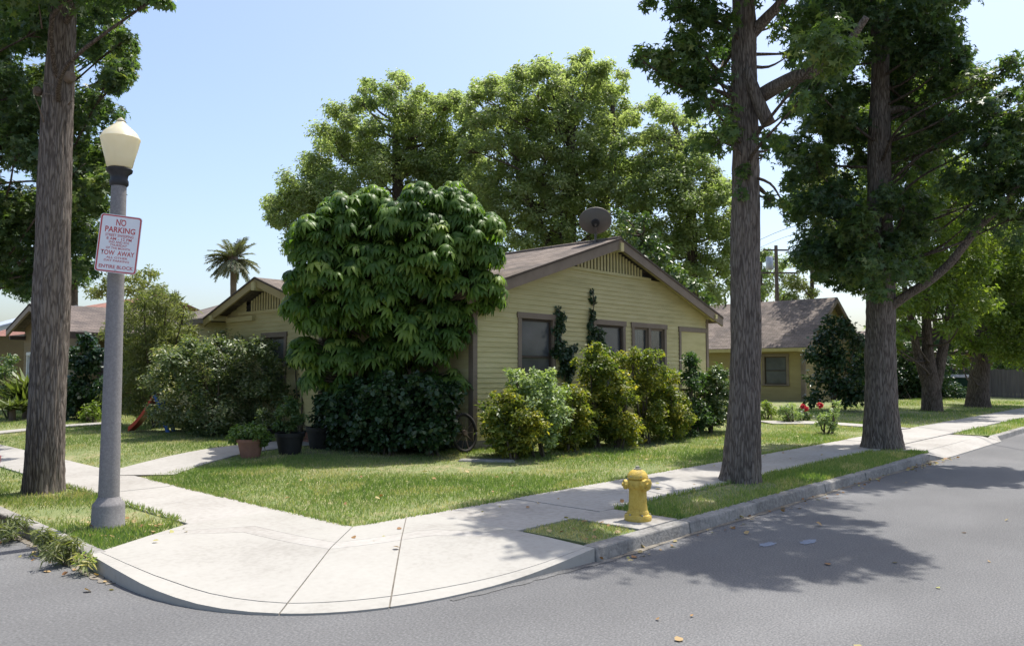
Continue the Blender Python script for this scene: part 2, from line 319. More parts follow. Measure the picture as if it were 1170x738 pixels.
def trunk_mesh(name, pts, mat, parent, ring=.09, seg=40, amp=.018, loc=(0, 0, 0), seed=0, flare=0):
    """pts: (x, y, z, r) down a stem; bark ridges are real relief"""
    pts = np.array(pts, float); ln = np.sum(np.linalg.norm(np.diff(pts[:, :3], axis=0), axis=1)); n = max(4, int(ln/ring))
    q = smooth_path(pts, n); vs = []; fs = []; u = None; z0 = q[0, 2]
    for i in range(n):
        d = q[min(i+1, n-1), :3]-q[max(i-1, 0), :3]; d /= np.linalg.norm(d)+1e-9
        if u is None: u = np.cross(d, [0, 0, 1.] if abs(d[2]) < .8 else [0, 1., 0])
        u = u-d*(u@d); u /= np.linalg.norm(u); v = np.cross(d, u); h = i*ring
        for k in range(seg):
            a = 2*math.pi*k/seg; ca, sa = math.cos(a), math.sin(a); rr = q[i, 3]
            if amp:
                nz = 1-abs(noise.noise(Vector((ca*3.2+seed, sa*3.2, h*.9))))*2.2
                nz2 = 1-abs(noise.noise(Vector((ca*9+seed, sa*9+5, h*1.6))))*2.4
                lo = noise.noise(Vector((ca*1.1+seed, sa*1.1, h*.5)))
                rr = rr+amp*(nz*.8+nz2*.6)*min(1, q[i, 3]/.2)+lo*amp*1.6*min(1, q[i, 3]/.2)
            if flare:
                e = math.exp(-h/.24); rr = rr*(1+1.3*flare*e*(1+.55*math.sin(a*5+seed)+.25*math.sin(a*3+2*seed)))
            vs.append(q[i, :3]+(u*ca+v*sa)*rr-np.array(loc))
    for j in range(n-1):
        for k in range(seg):
            e = (k+1) % seg; fs.append((j*seg+k, j*seg+e, (j+1)*seg+e, (j+1)*seg+k))
    fs.append(tuple(reversed(range(seg)))); fs.append(tuple(range((n-1)*seg, n*seg)))
    mb = MB(); mb.add(vs, fs)
    return mb.build(name, mat, parent, smooth='all')
def lobes_px(lst, depth, layers=(0,), grow=1.0, jit=0, rng=None):
    out = []
    for l in lst:
        x, y, r = l[:3]; dd = l[3] if len(l) > 3 else 0
        for la in layers:
            d = depth+dd+la+(rng.uniform(-jit, jit) if jit else 0)
            out.append((at(x, y, d), r*depth/FPX*grow))
    return out
def branches(name, origin_pts, lobes, mat, parent, r0=.05, loc=(0, 0, 0), rng=None, frac=1.0):
    """thin limbs from the stem to the middle of each lobe"""
    mb = MB(); op = np.array(origin_pts, float)[:, :3]
    op = smooth_path(op, 24) if len(op) > 1 else op
    for c, r in lobes:
        if rng.random() > frac: continue
        c = np.array(c); dist = np.linalg.norm(op-c, axis=1)+np.maximum(0, op[:, 2]-c[2]+.3*np.linalg.norm(op[:, :2]-c[:2], axis=1))*2
        s = op[int(np.argmin(dist))]
        mid = (s+c)/2+rng.normal(size=3)*.08*np.linalg.norm(c-s)+np.array([0, 0, -.06*np.linalg.norm(c-s)])
        p = smooth_path([s, mid, s+(c-s)*.97], 9)-np.array(loc)
        mb.tube(p, np.linspace(r0, r0*.22, 9), 6)
        for k in range(4):
            e = c+nrm(rng.normal(size=3))*r*.55; mb.tube(smooth_path([c-(c-mid)*.2, (c+e)/2+rng.normal(size=3)*.05*r, e], 5)-np.array(loc), np.linspace(r0*.35, r0*.1, 5), 5)
    if mb.v: mb.build(name, mat, parent, smooth='all')
SUNV = np.array([math.cos(SUN_EL)*math.cos(SUN_AZ), math.cos(SUN_EL)*math.sin(SUN_AZ), math.sin(SUN_EL)])
GAPS = [(np.array([7.35, 4.85, .4]), .6), (gp(715, 575), .3), (gp(745, 563), .42), (gp(775, 553), .45), (gp(810, 541), .45), (gp(800, 583, .0), .25), (gp(930, 545), .35), (gp(550, 625, .1), .4), (gp(610, 650, .05), .35)]
def crown(root, lobes, size, lai, lmat, tmpl, rng, name='crown', **kw):
    P, N, A, S, T = scatter(lobes, size, lai, rng, **kw)
    if root.name.startswith('street_tree'):     # openings in the crown that let sun spots through
        k = np.ones(len(P), bool)
        for q, r in GAPS:
            d = P-np.array([hp_ for hp_ in q]); a = d@SUNV; k &= np.linalg.norm(d-a[:, None]*SUNV, axis=1) > r*(.8+.4*rng.random(len(P)))
        P, N, A, S, T = P[k], N[k], A[k], S[k], T[k]
    P = P-np.array(root.location)
    return leaf_mesh(name, P, N, A, S, T, tmpl, lmat, root)

# ------------------------------------------------------------------ ground, streets, pavements
KX, KY = 2.66, 4.60          # kerb faces of the left and the right street
def grid_sheet(name, poly, z, mat, kind='structure'):
    mb = MB(); mb.add([(x, y, z) for x, y in poly], [tuple(range(len(poly)))]); o = mb.build(name, mat); tag(o, kind=kind); return o
grid_sheet('ground', [(-700, -700), (900, -700), (900, 900), (-700, 900)], -.06, M['soil'])
grid_sheet('road', [(-120, -9), (260, -9), (260, 5.2), (3.4, 5.2), (3.4, 5.4), (3.4, 200), (-9, 200), (-9, 5.2), (-120, 5.2)], 0, M['asphalt'])
def lawn_z(x, y):  # the yard climbs gently towards the house
    return .15+.014*max(0, min(y-7.1, 6))*min(1, max(0, (x-5.1)/2.5))+.010*max(0, min(x-5.1, 8))*(1 if y > 11 else max(0, (y-7.1)/4))
def sheet_fn(name, x0, x1, y0, y1, st, fn, mat, kind='structure', skirt=True):
    nx, ny = max(2, int((x1-x0)/st)+1), max(2, int((y1-y0)/st)+1); mb = MB(); vs = []; fs = []
    for j in range(ny):
        for i in range(nx):
            x = x0+(x1-x0)*i/(nx-1); y = y0+(y1-y0)*j/(ny-1); vs.append((x, y, fn(x, y)))
    for j in range(ny-1):
        for i in range(nx-1): a = j*nx+i; fs.append((a, a+1, a+nx+1, a+nx))
    mb.add(vs, fs); o = mb.build(name, mat, smooth='all'); tag(o, kind=kind); return o
lawn = sheet_fn('lawn', 5.06, 65, 7.11, 75, .5, lambda x, y: lawn_z(x, y)-.02, M['turf'])

# kerbs along both streets
def kerb(name, mb): tag(mb.build(name, M['kerbc'], bevel=.018), kind='structure')
mb = MB()
rk = random.Random(4)
def kerb_run(mb, a, b, axis, flip=1):
    """kerb stones butted end to end; each a little out of true"""
    s = a
    while s < b-.05:
        e = min(b, s+rk.uniform(1.6, 2.4)); o = rk.uniform(-.008, .008); h = .135+rk.uniform(-.006, .006)
        if axis == 'x': mb.hexa([(s, KY-.025+o, -.05), (e-.012, KY-.025+o, -.05), (e-.012, KY+.15, -.05), (s, KY+.15, -.05), (s, KY+o, h), (e-.012, KY+o, h), (e-.012, KY+.15, h+.006), (s, KY+.15, h+.006)])
        else: mb.hexa([(KX-.025+o, s, -.05), (KX+.15, s, -.05), (KX+.15, e-.012, -.05), (KX-.025+o, e-.012, -.05), (KX+o, s, h), (KX+.15, s, h+.006), (KX+.15, e-.012, h+.006), (KX+o, e-.012, h)])
        s = e
kerb_run(mb, 6.12, 17.6, 'x'); kerb_run(mb, 23.9, 120, 'x')
kerb('kerb', mb)
mb = MB(); kerb_run(mb, 7.9, 120, 'y'); kerb('kerb', mb)

# pavement slabs, scored into squares
def slabs(mb, x0, x1, y0, y1, n, axis, z=.145):
    for i in range(n):
        if axis == 'x': a = x0+(x1-x0)*i/n; b = x0+(x1-x0)*(i+1)/n; mb.box(a+.004, b-.004, y0, y1, -.04, z+rk.uniform(-.004, .004))
        else: a = y0+(y1-y0)*i/n; b = y0+(y1-y0)*(i+1)/n; mb.box(x0, x1, a+.004, b-.004, -.04, z+rk.uniform(-.004, .004))
mb = MB(); slabs(mb, 6.16, 96.16, 5.68, 7.12, 60, 'x')
tag(mb.build('pavement', M['concrete'], bevel=.006), kind='structure')
mb = MB(); slabs(mb, 3.92, 5.07, 8.62, 98.6, 60, 'y')
tag(mb.build('pavement', M['concrete'], bevel=.006), kind='structure')
mb = MB(); slabs(mb, 7.12, 7.92, 4.756, 5.675, 1, 'x', .142); slabs(mb, 18.2, 23.6, 4.9, 5.675, 3, 'x', .13)
mb.hexa([(18.2, 4.45, -.04), (23.6, 4.45, -.04), (23.6, 4.9, -.04), (18.2, 4.9, -.04), (18.2, 4.45, .02), (23.6, 4.45, .02), (23.6, 4.895, .126), (18.2, 4.895, .126)])
mb.hexa([(17.6, KY, -.04), (18.195, 4.45, -.04), (18.195, 4.75, -.04), (17.6, 4.75, -.04), (17.6, KY, .135), (18.195, 4.45, .02), (18.195, 4.75, .10), (17.6, 4.75, .14)])
mb.hexa([(23.605, 4.45, -.04), (23.9, KY, -.04), (23.9, 4.75, -.04), (23.605, 4.75, -.04), (23.605, 4.45, .02), (23.9, KY, .135), (23.9, 4.75, .14), (23.605, 4.75, .10)])
tag(mb.build('driveway', M['concrete'], bevel=.006), kind='structure')

# corner apron: falls to the road between its two kerbs
outer = [(2.66, 7.9, .135), (2.64, 7.1, .115), (2.68, 6.45, .075), (2.84, 5.85, .035), (3.15, 5.35, .018), (3.6, 4.98, .016), (4.2, 4.76, .016), (4.9, 4.68, .02), (5.5, 4.64, .06), (6.12, 4.6, .13)]
inner = [(3.9, 8.61), (4.5, 8.61), (5.07, 8.6), (5.07, 7.85), (5.07, 7.125), (5.6, 7.12), (6.15, 7.12), (6.15, 6.6), (6.15, 6.1), (6.15, 5.69)]
oc = smooth_path(outer, 46); _t = np.linspace(0, 9, 46); ic = np.stack([np.interp(_t, range(10), [p[0] for p in inner]), np.interp(_t, range(10), [p[1] for p in inner]), np.full(46, .145)], 1)
def apron_patch(mb, i0, i1, v0, v1, gap):
    vs = []; fs = []; nv = 5
    us = [i0+(i1-i0)*k/10 for k in range(11)]
    def P(u, v):
        i = min(int(u), 44); f = u-i; o = oc[i]*(1-f)+oc[i+1]*f; q = ic[i]*(1-f)+ic[i+1]*f
        zt = min(1, max(0, v/.62)); p = o*(1-v)+q*v; p[2] = o[2]*(1-zt)+.145*zt; return p
    g = .012
    for u in us:
        uu = u+(g*5 if u == us[0] else -g*5 if u == us[-1] else 0)
        for j in range(nv):
            v = v0+(v1-v0)*j/(nv-1); vs.append(P(uu, v))
    b = len(vs)
    for u in range(len(us)-1):
        for j in range(nv-1): a = u*nv+j; fs.append((a, a+nv, a+nv+1, a+1))
    vs2 = [(p[0], p[1], p[2]-.25) for p in vs]
    ring = [u*nv for u in range(11)]+[10*nv+j for j in range(1, nv)]+[u*nv+nv-1 for u in range(9, -1, -1)]+[j for j in range(nv-2, 0, -1)]
    fs += [(ring[(k+1) % len(ring)], ring[k], ring[k]+b, ring[(k+1) % len(ring)]+b) for k in range(len(ring))]
    mb.add(list(vs)+vs2, fs)
mb = MB()
# the two scored lines run from the yard corner out to the road
for (a, b) in ((0, 20), (20, 27), (27, 45)):
    for (v0, v1) in ((0, .075), (.080, .60), (.702, 1)): apron_patch(mb, a, b, v0, v1, 1)
tag(mb.build('corner_pavement', M['apron']), kind='structure')
mb = MB()
for (a, b) in ((0, 20), (20, 27), (27, 45)): apron_patch(mb, a, b, .602, .70, 1)
tag(mb.build('pavement_band', M['concrete']), kind='structure')
mb = MB(); nb = 46   # dark dirt in the joints
vs = []; fs = []
for i in range(nb):
    for v in (0.01, .3, .62, 1):
        o, q = oc[i], ic[i]; p = o*(1-v)+q*v; zt = min(1, v/.62); p[2] = o[2]*(1-zt)+.145*zt-.012; vs.append(p)
for i in range(nb-1):
    for j in range(3): a = i*4+j; fs.append((a, a+4, a+5, a+1))
mb.add(vs, fs); tag(mb.build('joint_filler', M['joint'], smooth='all'), kind='structure')
# planting strips
strip_soil = MB()
strip_soil.prism([(2.8, 7.95), (3.9, 8.7), (3.9, 120), (2.8, 120)], -.04, .125)
strip_soil.prism([(6.25, 4.75), (7.1, 4.75), (7.1, 5.66), (6.25, 5.66)], -.04, .125)
strip_soil.prism([(7.94, 4.75), (17.6, 4.75), (18.19, 5.0), (18.19, 5.66), (7.94, 5.66)], -.04, .125)
strip_soil.prism([(23.9, 4.75), (100, 4.75), (100, 5.66), (23.9, 5.66)], -.04, .125)
tag(strip_soil.build('planting_strip', M['turf']), kind='structure')
# garden paths
def path_strip(name, pts, wd, z, mat):
    p = smooth_path(pts, 20); mb = MB(); vs = []; fs = []
    for i in range(20):
        d = p[min(i+1, 19)]-p[max(i-1, 0)]; d /= np.linalg.norm(d); nn = np.array([-d[1], d[0]])
        for s in (-1, 1):
            q = p[i]+nn*s*wd/2; zz = lawn_z(q[0], q[1])+z; vs += [(q[0], q[1], zz), (q[0], q[1], zz-.12)]
    for i in range(19):
        a = i*4; fs += [(a, a+2, a+6, a+4), (a+1, a, a+4, a+5), (a+2, a+3, a+7, a+6)]
    mb.add(vs, fs); tag(mb.build(name, mat), kind='structure')
path_strip('garden_path', [(5.05, 13.2), (6.0, 14.0), (7.2, 14.75), (8.6, 15.1), (10.0, 15.2)], 1.35, -.001, M['concrete'])
path_strip('garden_path', [(5.05, 24.4), (6.5, 24.6), (9, 25)], .8, .02, M['concrete'])
path_strip('garden_path', [(24.5, 7.1), (24.6, 8.2), (24.2, 9.6), (22.8, 10.6)], 1.0, .012, M['concrete'])
# asphalt overlay seams and blue survey marks in the street
def ribbon(name, pts, wd, z, mat, kind='structure', seed=0):
    rr = random.Random(seed); p = smooth_path(pts, 50); mb = MB(); vs = []; fs = []
    for i in range(50):
        d = p[min(i+1, 49)]-p[max(i-1, 0)]; d /= np.linalg.norm(d); nn = np.array([-d[1], d[0]]); k = wd*rr.uniform(.3, 1.2)
        j = nn*rr.uniform(-.006, .006)
        vs += [(*(p[i]+j-nn*k), z), (*(p[i]+j+nn*k), z)]
    for i in range(49): a = i*2; fs.append((a, a+1, a+3, a+2))
    mb.add(vs, fs); return tag(mb.build(name, mat), kind=kind)
ribbon('asphalt_seam', [(4.3, 4.68), (5.0, 4.60), (5.6, 4.56), (6.3, 4.52), (8, 4.53), (11, 4.53)], .03, .0045, M['seam'], seed=5)
M['grit'] = noisy('gutter_grit', [(.11, .10, .085), (.19, .17, .14), (.27, .24, .19)], 9, .95, .5, 60, scale2=40)
ribbon('gutter_grit', [(6.3, 4.53), (8, 4.545), (10, 4.53), (12.5, 4.545), (15, 4.53), (17.4, 4.5)], .05, .006, M['grit'], seed=8)
ribbon('gutter_grit', [(2.6, 7.2), (2.58, 8.2), (2.6, 9.5), (2.58, 12)], .06, .006, M['grit'], seed=9)
def blot(c, rx, ry, z, seed):
    rr = random.Random(seed); mb = MB(); n = 26
    mb.add([(c[0]+rx*math.cos(2*math.pi*i/n)*rr.uniform(.65, 1.15), c[1]+ry*math.sin(2*math.pi*i/n)*rr.uniform(.65, 1.15), z) for i in range(n)], [tuple(range(n))])
    return mb
b1 = gp(924, 619, 0); b2 = gp(877, 622, 0)
for k, b in enumerate((b1, b2)):
    o = blot(b, .16, .07, .005, k).build('paint_mark', M['bluemark'])
    tag(o, ['blue paint mark on the shaded asphalt, farther from the kerb corner', 'blue paint mark on the shaded asphalt, nearer to the hydrant'][k], 'paint mark', 'blue paint marks on the road')

# ------------------------------------------------------------------ houses
class Wall:
    """maps (u along, v up, w outward) of one wall to the world"""
    def __init__(s, kind, off): s.k = kind; s.o = off
    def p(s, u, v, w): return (u, s.o-w, v) if s.k == 'y' else (s.o-w, u, v)
    def box(s, mb, u0, u1, v0, v1, w0, w1):
        if s.k == 'y': mb.box(u0, u1, s.o-w1, s.o-w0, v0, v1)
        else: mb.box(s.o-w1, s.o-w0, u0, u1, v0, v1)
    def siding(s, mb, u0, u1, z0, z1, gable=None, holes=(), e=.108):
        """lapped boards; gable = (peak u, peak z, slope); holes = (u0, u1, v0, v1)"""
        n = int(math.ceil((z1-z0)/e))
        for i in range(n):
            a = z0+i*e; b = min(a+e, z1); m = (a+b)/2; l, r = u0, u1
            if gable:
                half = (gable[1]+.035-m)/gable[2]
                if half <= .05: break
                l = max(l, gable[0]-half); r = min(r, gable[0]+half)
            seg = [(l, r)]
            for h in holes:
                if h[2] < m < h[3]:
                    ns = []
                    for (p, q) in seg:
                        if h[0] > p: ns.append((p, min(q, h[0])))
                        if h[1] < q: ns.append((max(p, h[1]), q))
                    seg = ns
            for (p, q) in seg:
                if q-p < .02: continue
                c = [s.p(p, a, .022), s.p(q, a, .022), s.p(q, b, .006), s.p(p, b, .006), s.p(p, a, 0), s.p(q, a, 0)]
                mb.add(c, [(0, 1, 2, 3), (4, 5, 1, 0)])
    def window(s, root, u0, u1, v0, v1, cw=.11, cols=1, sashes=True, screen=False, curtain=0, name='window', sill=True, mat='trim'):
        """cased opening: frame set in the wall, sashes and glass back from it"""
        f = MB(); s.box(f, u0-cw, u0, v0, v1, -.02, .045); s.box(f, u1, u1+cw, v0, v1, -.02, .045)
        s.box(f, u0-cw-.03, u1+cw+.03, v1+.001, v1+cw+.02, -.02, .055)
        wn = f.build(name, M[mat], root, bevel=.004)
        if sill:
            sl_ = MB(); s.box(sl_, u0-cw-.03, u1+cw+.03, v0-.075, v0-.001, -.02, .075); sl_.build('sill', M[mat], wn)
        q = MB(); cwid = (u1-u0)/cols
        for c in range(cols):
            a, b = u0+c*cwid, u0+(c+1)*cwid
            if cols > 1 and c: s.box(q, a-.055, a+.055, v0, v1, -.03, .04)
            a += .06 if c else 0; b -= .06 if c < cols-1 else 0
            for (x0, x1, y0, y1) in ((a, a+.045, v0, v1), (b-.045, b, v0, v1), (a+.046, b-.046, v0, v0+.06), (a+.046, b-.046, v1-.05, v1)): s.box(q, x0, x1, y0, y1, -.06, -.01)
            if sashes: s.box(q, a+.046, b-.046, (v0+v1)/2-.02, (v0+v1)/2+.025, -.062, -.008)
        q.build('sash', M['darktrim' if screen else mat], wn)
        g = MB(); s.box(g, u0+.01, u1-.01, v0+.01, v1-.01, -.052, -.046); g.build('screen' if screen else 'pane', M['screen' if screen else 'glass'], wn)
        d = MB(); s.box(d, u0-.02, u1+.02, v0-.02, v1+.02, -.5, -.35); d.build('dark_backing', M['dark'], wn)  # near-black slab: the room's shade painted behind the glass
        if curtain:
            cm = MB(); uu = np.linspace(u0+.02, u0+(u1-u0)*curtain, 26); vs = []
            for i, x in enumerate(uu): vs += [s.p(x, v0+.03, -.12+.022*math.sin(i*1.7)), s.p(x, v1-.03, -.12+.016*math.sin(i*1.7))]
            cm.add(vs, [(2*i, 2*i+2, 2*i+3, 2*i+1) for i in range(25)]); cm.build('curtain', M['curtain'], wn, smooth='all')
        return wn
def roof_slab(mb, axis, ridge, zr, e0, e1, ze, a0, a1, th=.09):
    """two slopes meeting at a ridge. axis 'y': ridge runs along y at x=ridge"""
    for e in (e0, e1):
        z_e = zr-abs(e-ridge)*(zr-ze)/abs(e0-ridge)
        pts = [(ridge, a0, zr), (ridge, a1, zr), (e, a1, z_e), (e, a0, z_e)]
        if e > ridge: pts = [pts[1], pts[0], pts[3], pts[2]]
        if axis == 'x': pts = [(y, x, z) for x, y, z in pts][::-1]
        mb.hexa([(x, y, z-th) for x, y, z in pts]+pts)
def barge(mb, wall, peak, zp, e0, e1, ze, w0, w1, ht=.22, drop=0):
    """sloping boards along a gable's two rakes, mitred at the top"""
    sl_ = (zp-ze)/abs(e0-peak)
    for e in (e0, e1):
        z_e = zp-abs(e-peak)*sl_
        P = [wall.p(peak, zp-drop-ht, w0), wall.p(peak, zp-drop-ht, w1), wall.p(e, z_e-drop-ht, w1), wall.p(e, z_e-drop-ht, w0),
             wall.p(peak, zp-drop, w0), wall.p(peak, zp-drop, w1), wall.p(e, z_e-drop, w1), wall.p(e, z_e-drop, w0)]
        mb.hexa(P)

HX0, HX1, HY0, HY1 = 11.04, 20.8, 11.4, 24.0
RX, RZ, EX0, EX1, EZ, RY0 = 15.9, 5.19, 10.62, 21.18, 3.46, 11.08
SLP = (RZ-EZ)/(RX-EX0)
house = empty('bungalow', (16, 12, .2), 'long yellow bungalow with brown trim, gable vent and dark shingled roof on the corner lot', 'house')
def hb(mb, name, mat, parent=house, **k):
    o = mb.build(name, mat, parent, loc=parent.location, **k) if parent is house else mb.build(name, mat, parent, **k)
    return o
# children of the house are built in world space: a part keeps its coordinates because the root's move is undone
house.location = (0, 0, 0)
south = Wall('y', HY0); west = Wall('x', HX0)
wins = [(12.50, 13.56, 1.32, 3.02), (15.25, 16.38, .95, 3.0), (16.9, 18.36, 1.85, 3.0), (19.25, 20.66, 1.35, 2.98)]
mb = MB(); south.siding(mb, HX0+.05, HX1-.05, .42, 5.1, (RX, RZ-.1, SLP), [(a-.1, b+.1, c-.06, d+.12) for a, b, c, d in wins]+[(13.5, 18.3, 4.33, 5.2)])
wwin = [(13.2, 14.3, 1.4, 3.0), (21.6, 22.7, 1.4, 2.9)]
west.siding(mb, HY0+.05, HY1, .42, 3.55, None, [(a-.1, b+.1, c-.06, d+.12) for a, b, c, d in wwin])
mb.box(HX0+.5, HX0+.56, HY0+.5, HY1, .4, 3.5); mb.box(HX0+.6, HX1-.1, HY0+.62, HY0+.68, .4, 3.4)   # inner walls keep the rooms dark
mb.add([(HX1, HY0+.02, .3), (HX1, HY1, .3), (HX1, HY1, 3.5), (HX1, HY0+.02, 3.5)], [(0, 1, 2, 3)])
mb.add([(HX0, HY1, .3), (HX1, HY1, .3), (HX1, HY1, 3.5), (RX, HY1, 5.05), (HX0, HY1, 3.5)], [(4, 3, 2, 1, 0)])
hb(mb, 'wall', M['siding'])
mb = MB(); mb.box(HX0-.02, HX1+.02, HY0-.02, HY0+.3, -.1, .415); mb.box(HX0-.02, HX0+.3, HY0+.302, HY1, -.1, .415); hb(mb, 'foundation', M['kerbc'])
mb = MB(); south.box(mb, HX0-.025, HX0+.10, .42, 3.5, 0, .035); west.box(mb, HY0+.001, HY0+.10, .42, 3.5, 0, .028); hb(mb, 'corner_board', M['trim'])
mb = MB(); south.box(mb, HX1-.10, HX1+.025, .42, 3.5, 0, .035); hb(mb, 'corner_board', M['trim'])
south.window(house, *wins[0], screen=True); south.window(house, *wins[1], screen=True, sashes=False, sill=False, name='side_door'); south.window(house, *wins[2], cols=2, sashes=False, curtain=.42)
# boarded panel at the far end of the wall
u0, u1, v0, v1 = wins[3]; mb = MB(); south.box(mb, u0-.1, u0, v0, v1, -.02, .045); south.box(mb, u0-.12, u1+.02, v1+.001, v1+.13, -.02, .05)
bp_ = hb(mb, 'boarded_window', M['trim']); mb = MB(); south.box(mb, u0+.001, u1+.03, v0, v1, -.02, .012); mb.build('panel', M['siding'], bp_)
for q in wwin: west.window(house, *q, screen=True)
# gable vent: upright slats over a near-black sheet, the opening's shade painted in
mb = MB(); mb.add([south.p(14.05, 4.34, .004), south.p(17.75, 4.34, .004), south.p(RX+.05, RZ-.24, .004), south.p(RX-.05, RZ-.24, .004)], [(0, 1, 2, 3)]); vent = hb(mb, 'gable_vent', M['dark'])
mb = MB()
for k in range(21):
    u = 14.55+k*.135; zt = RZ-.2-abs(u-RX)*SLP
    if zt > 4.42: south.box(mb, u-.038, u+.038, 4.36, zt, .006, .03)
south.box(mb, 14.1, 17.7, 4.28, 4.355, .0, .05); mb.build('slat', M['siding'], vent)
mb = MB(); roof_slab(mb, 'y', RX, RZ, EX0, EX1, EZ, RY0, HY1+.35); rf = hb(mb, 'roof', M['roofx'])
mb = MB(); mb.tube([(RX, RY0, RZ+.005), (RX, HY1+.35, RZ+.005)], .055, 8); mb.build('ridge_cap', M['roofx'], rf)
mb = MB(); barge(mb, south, RX, RZ, EX0, EX1, EZ, HY0-RY0-.045, HY0-RY0+.012, .24, .03); hb(mb, 'barge_board', M['trim'])
mb = MB(); barge(mb, south, RX, RZ, EX0, EX1, EZ, HY0-RY0-.02, HY0-RY0+.03, .055, -.012); mb.build('drip_edge', M['darktrim'], rf)
mb = MB(); barge(mb, south, RX, RZ, EX0+.1, EX1-.1, EZ, .03, HY0-RY0-.05, .02, .095); hb(mb, 'soffit', M['soffit'])
mb = MB(); south.box(mb, RX-.06, RX+.06, RZ-.34, RZ-.12, -.05, HY0-RY0+.06); hb(mb, 'bracket', M['siding'])
for e in (EX1-.46, EX0+.46): mb = MB(); south.box(mb, e-.06, e+.06, EZ-.06, EZ+.06, -.05, HY0-RY0+.05); hb(mb, 'bracket', M['siding'])
mb = MB(); mb.box(EX0-.02, EX0+.02, RY0+.05, HY1+.3, EZ-.16, EZ-.02)
for k in range(26): mb.box(EX0+.03, HX0, RY0+.3+k*.5, RY0+.36+k*.5, EZ-.12, EZ-.03)
hb(mb, 'eave', M['trim']); mb = MB(); mb.box(EX1-.02, EX1+.02, RY0+.05, HY1+.3, EZ-.16, EZ-.02); hb(mb, 'eave', M['trim'])
# front porch with its own gable towards the left street
PX, PX1, PYC, PZ, PY0, PY1, PZE = 9.86, 13.6, 18.24, 4.26, 15.4, 21.08, 3.33
pw = Wall('x', 10.32); mb = MB(); PS = (PZ-PZE)/(PYC-PY0)
pwin = [(17.5, 18.5, 1.3, 2.72)]
pw.siding(mb, 15.9, 20.6, .42, 4.2, (PYC, PZ-.1, PS), [(a-.1, b+.1, c-.06, d+.12) for a, b, c, d in pwin]+[(17.0, 19.5, 3.42, 4.3)])
sp_ = Wall('y', 15.9); sp_.siding(mb, 10.32, HX0+.1, .42, 3.42); mb.box(10.9, 10.95, 15.95, 20.5, .4, 3.4)
mb.add([(10.32, 20.6, .4), (HX0+.1, 20.6, .4), (HX0+.1, 20.6, 3.42), (10.32, 20.6, 3.42)], [(3, 2, 1, 0)])
hb(mb, 'porch_wall', M['siding'])
pw.window(house, *pwin[0], screen=True)
mb = MB(); mb.add([pw.p(16.5, 3.44, .004), pw.p(20.0, 3.44, .004), pw.p(PYC+.05, PZ-.22, .004), pw.p(PYC-.05, PZ-.22, .004)], [(3, 2, 1, 0)]); vent = hb(mb, 'gable_vent', M['dark'])  # near-black sheet paints the shade behind the porch slats
mb = MB()
for k in range(15):
    u = 17.3+k*.135; zt = PZ-.2-abs(u-PYC)*PS
    if zt > 3.52: pw.box(mb, u-.036, u+.036, 3.46, zt, .006, .03)
pw.box(mb, 16.6, 19.9, 3.38, 3.455, 0, .05); mb.build('slat', M['siding'], vent)
mb = MB(); roof_slab(mb, 'x', PYC, PZ, PY0, PY1, PZE, PX, PX1); prf = hb(mb, 'porch_roof', M['roofy'])
mb = MB(); barge(mb, pw, PYC, PZ, PY0, PY1, PZE, 10.32-PX-.045, 10.32-PX+.012, .2, .03); hb(mb, 'barge_board', M['siding2'])
mb = MB(); barge(mb, pw, PYC, PZ, PY0, PY1, PZE, 10.32-PX-.02, 10.32-PX+.03, .05, -.012); mb.build('drip_edge', M['darktrim'], prf)
mb = MB(); pw.box(mb, PYC-.07, PYC+.07, PZ-.34, PZ-.12, -.05, 10.32-PX+.07); hb(mb, 'bracket', M['siding'])
for e in (PY1-.5, PY0+.5): mb = MB(); pw.box(mb, e-.07, e+.07, PZE-.08, PZE+.06, -.05, 10.32-PX+.06); hb(mb, 'bracket', M['siding'])
mb = MB(); pw.box(mb, 19.0, 20.45, 3.2, 3.33, -.02, .12); hb(mb, 'bracket', M['siding'])
mb = MB(); mb.box(PX+.1, HX0, PY0+.02, PY0+.06, PZE-.13, PZE-.02); mb.box(10.28, 10.4, 15.78, 15.92, .42, 3.4); hb(mb, 'porch_post', M['trim'])
# brick steps before the door in the crook of porch and wall
st = MB()
for k in range(3): st.box(9.2+k*.3, 10.32, 14.2, 15.7, .05, .22+k*.11)
steps = tag(st.build('porch_steps', M['brick'], bevel=.01), 'low red brick steps in the shade beside the potted plants', 'steps')
# rear wing
mb = MB(); rw = Wall('x', 12.4); rw.siding(mb, 24.0, 30, .4, 3.5); mb.box(12.45, 18, 29.9, 30, .3, 3.6); hb(mb, 'rear_wall', M['siding'])
mb = MB(); roof_slab(mb, 'y', 16.4, 5.02, 12.0, 20.8, 3.55, 24.36, 31.5); hb(mb, 'rear_roof', M['roofx'])

# satellite dish on the ridge
dc = np.array([15.74, 11.75, 5.70]); dish = empty('satellite_dish', (15.84, 11.85, 5.09), 'dark grey satellite dish standing on the bungalow ridge near the front gable', 'satellite dish')
nrmv = nrm(np.array([.62, .5, .55])); u_ = nrm(np.cross(nrmv, [0, 0, 1.])); v_ = np.cross(u_, nrmv)
mb = MB(); vs = []; fs = []
for k, off in ((0, 0), (1, .022)):
    for j in range(9):
        r = j/8
        for i in range(40):
            a = 2*math.pi*i/40; vs.append(dc+(u_*math.cos(a)*.42+v_*math.sin(a)*.37)*r+nrmv*(.12*r*r-.12+off))
for k in range(2):
    for j in range(8):
        for i in range(40):
            q = (i+1) % 40; b = k*360+j*40; f = (b+i, b+q, b+40+q, b+40+i); fs.append(f if k else f[::-1])
fs += [(320+i, 320+(i+1) % 40, 680+(i+1) % 40, 680+i) for i in range(40)]
mb.add(vs-np.array(dish.location) if False else [np.array(v)-np.array(dish.location) for v in vs], fs); mb.build('reflector', M['dish'], dish, smooth=True)
dl = np.array(dish.location)
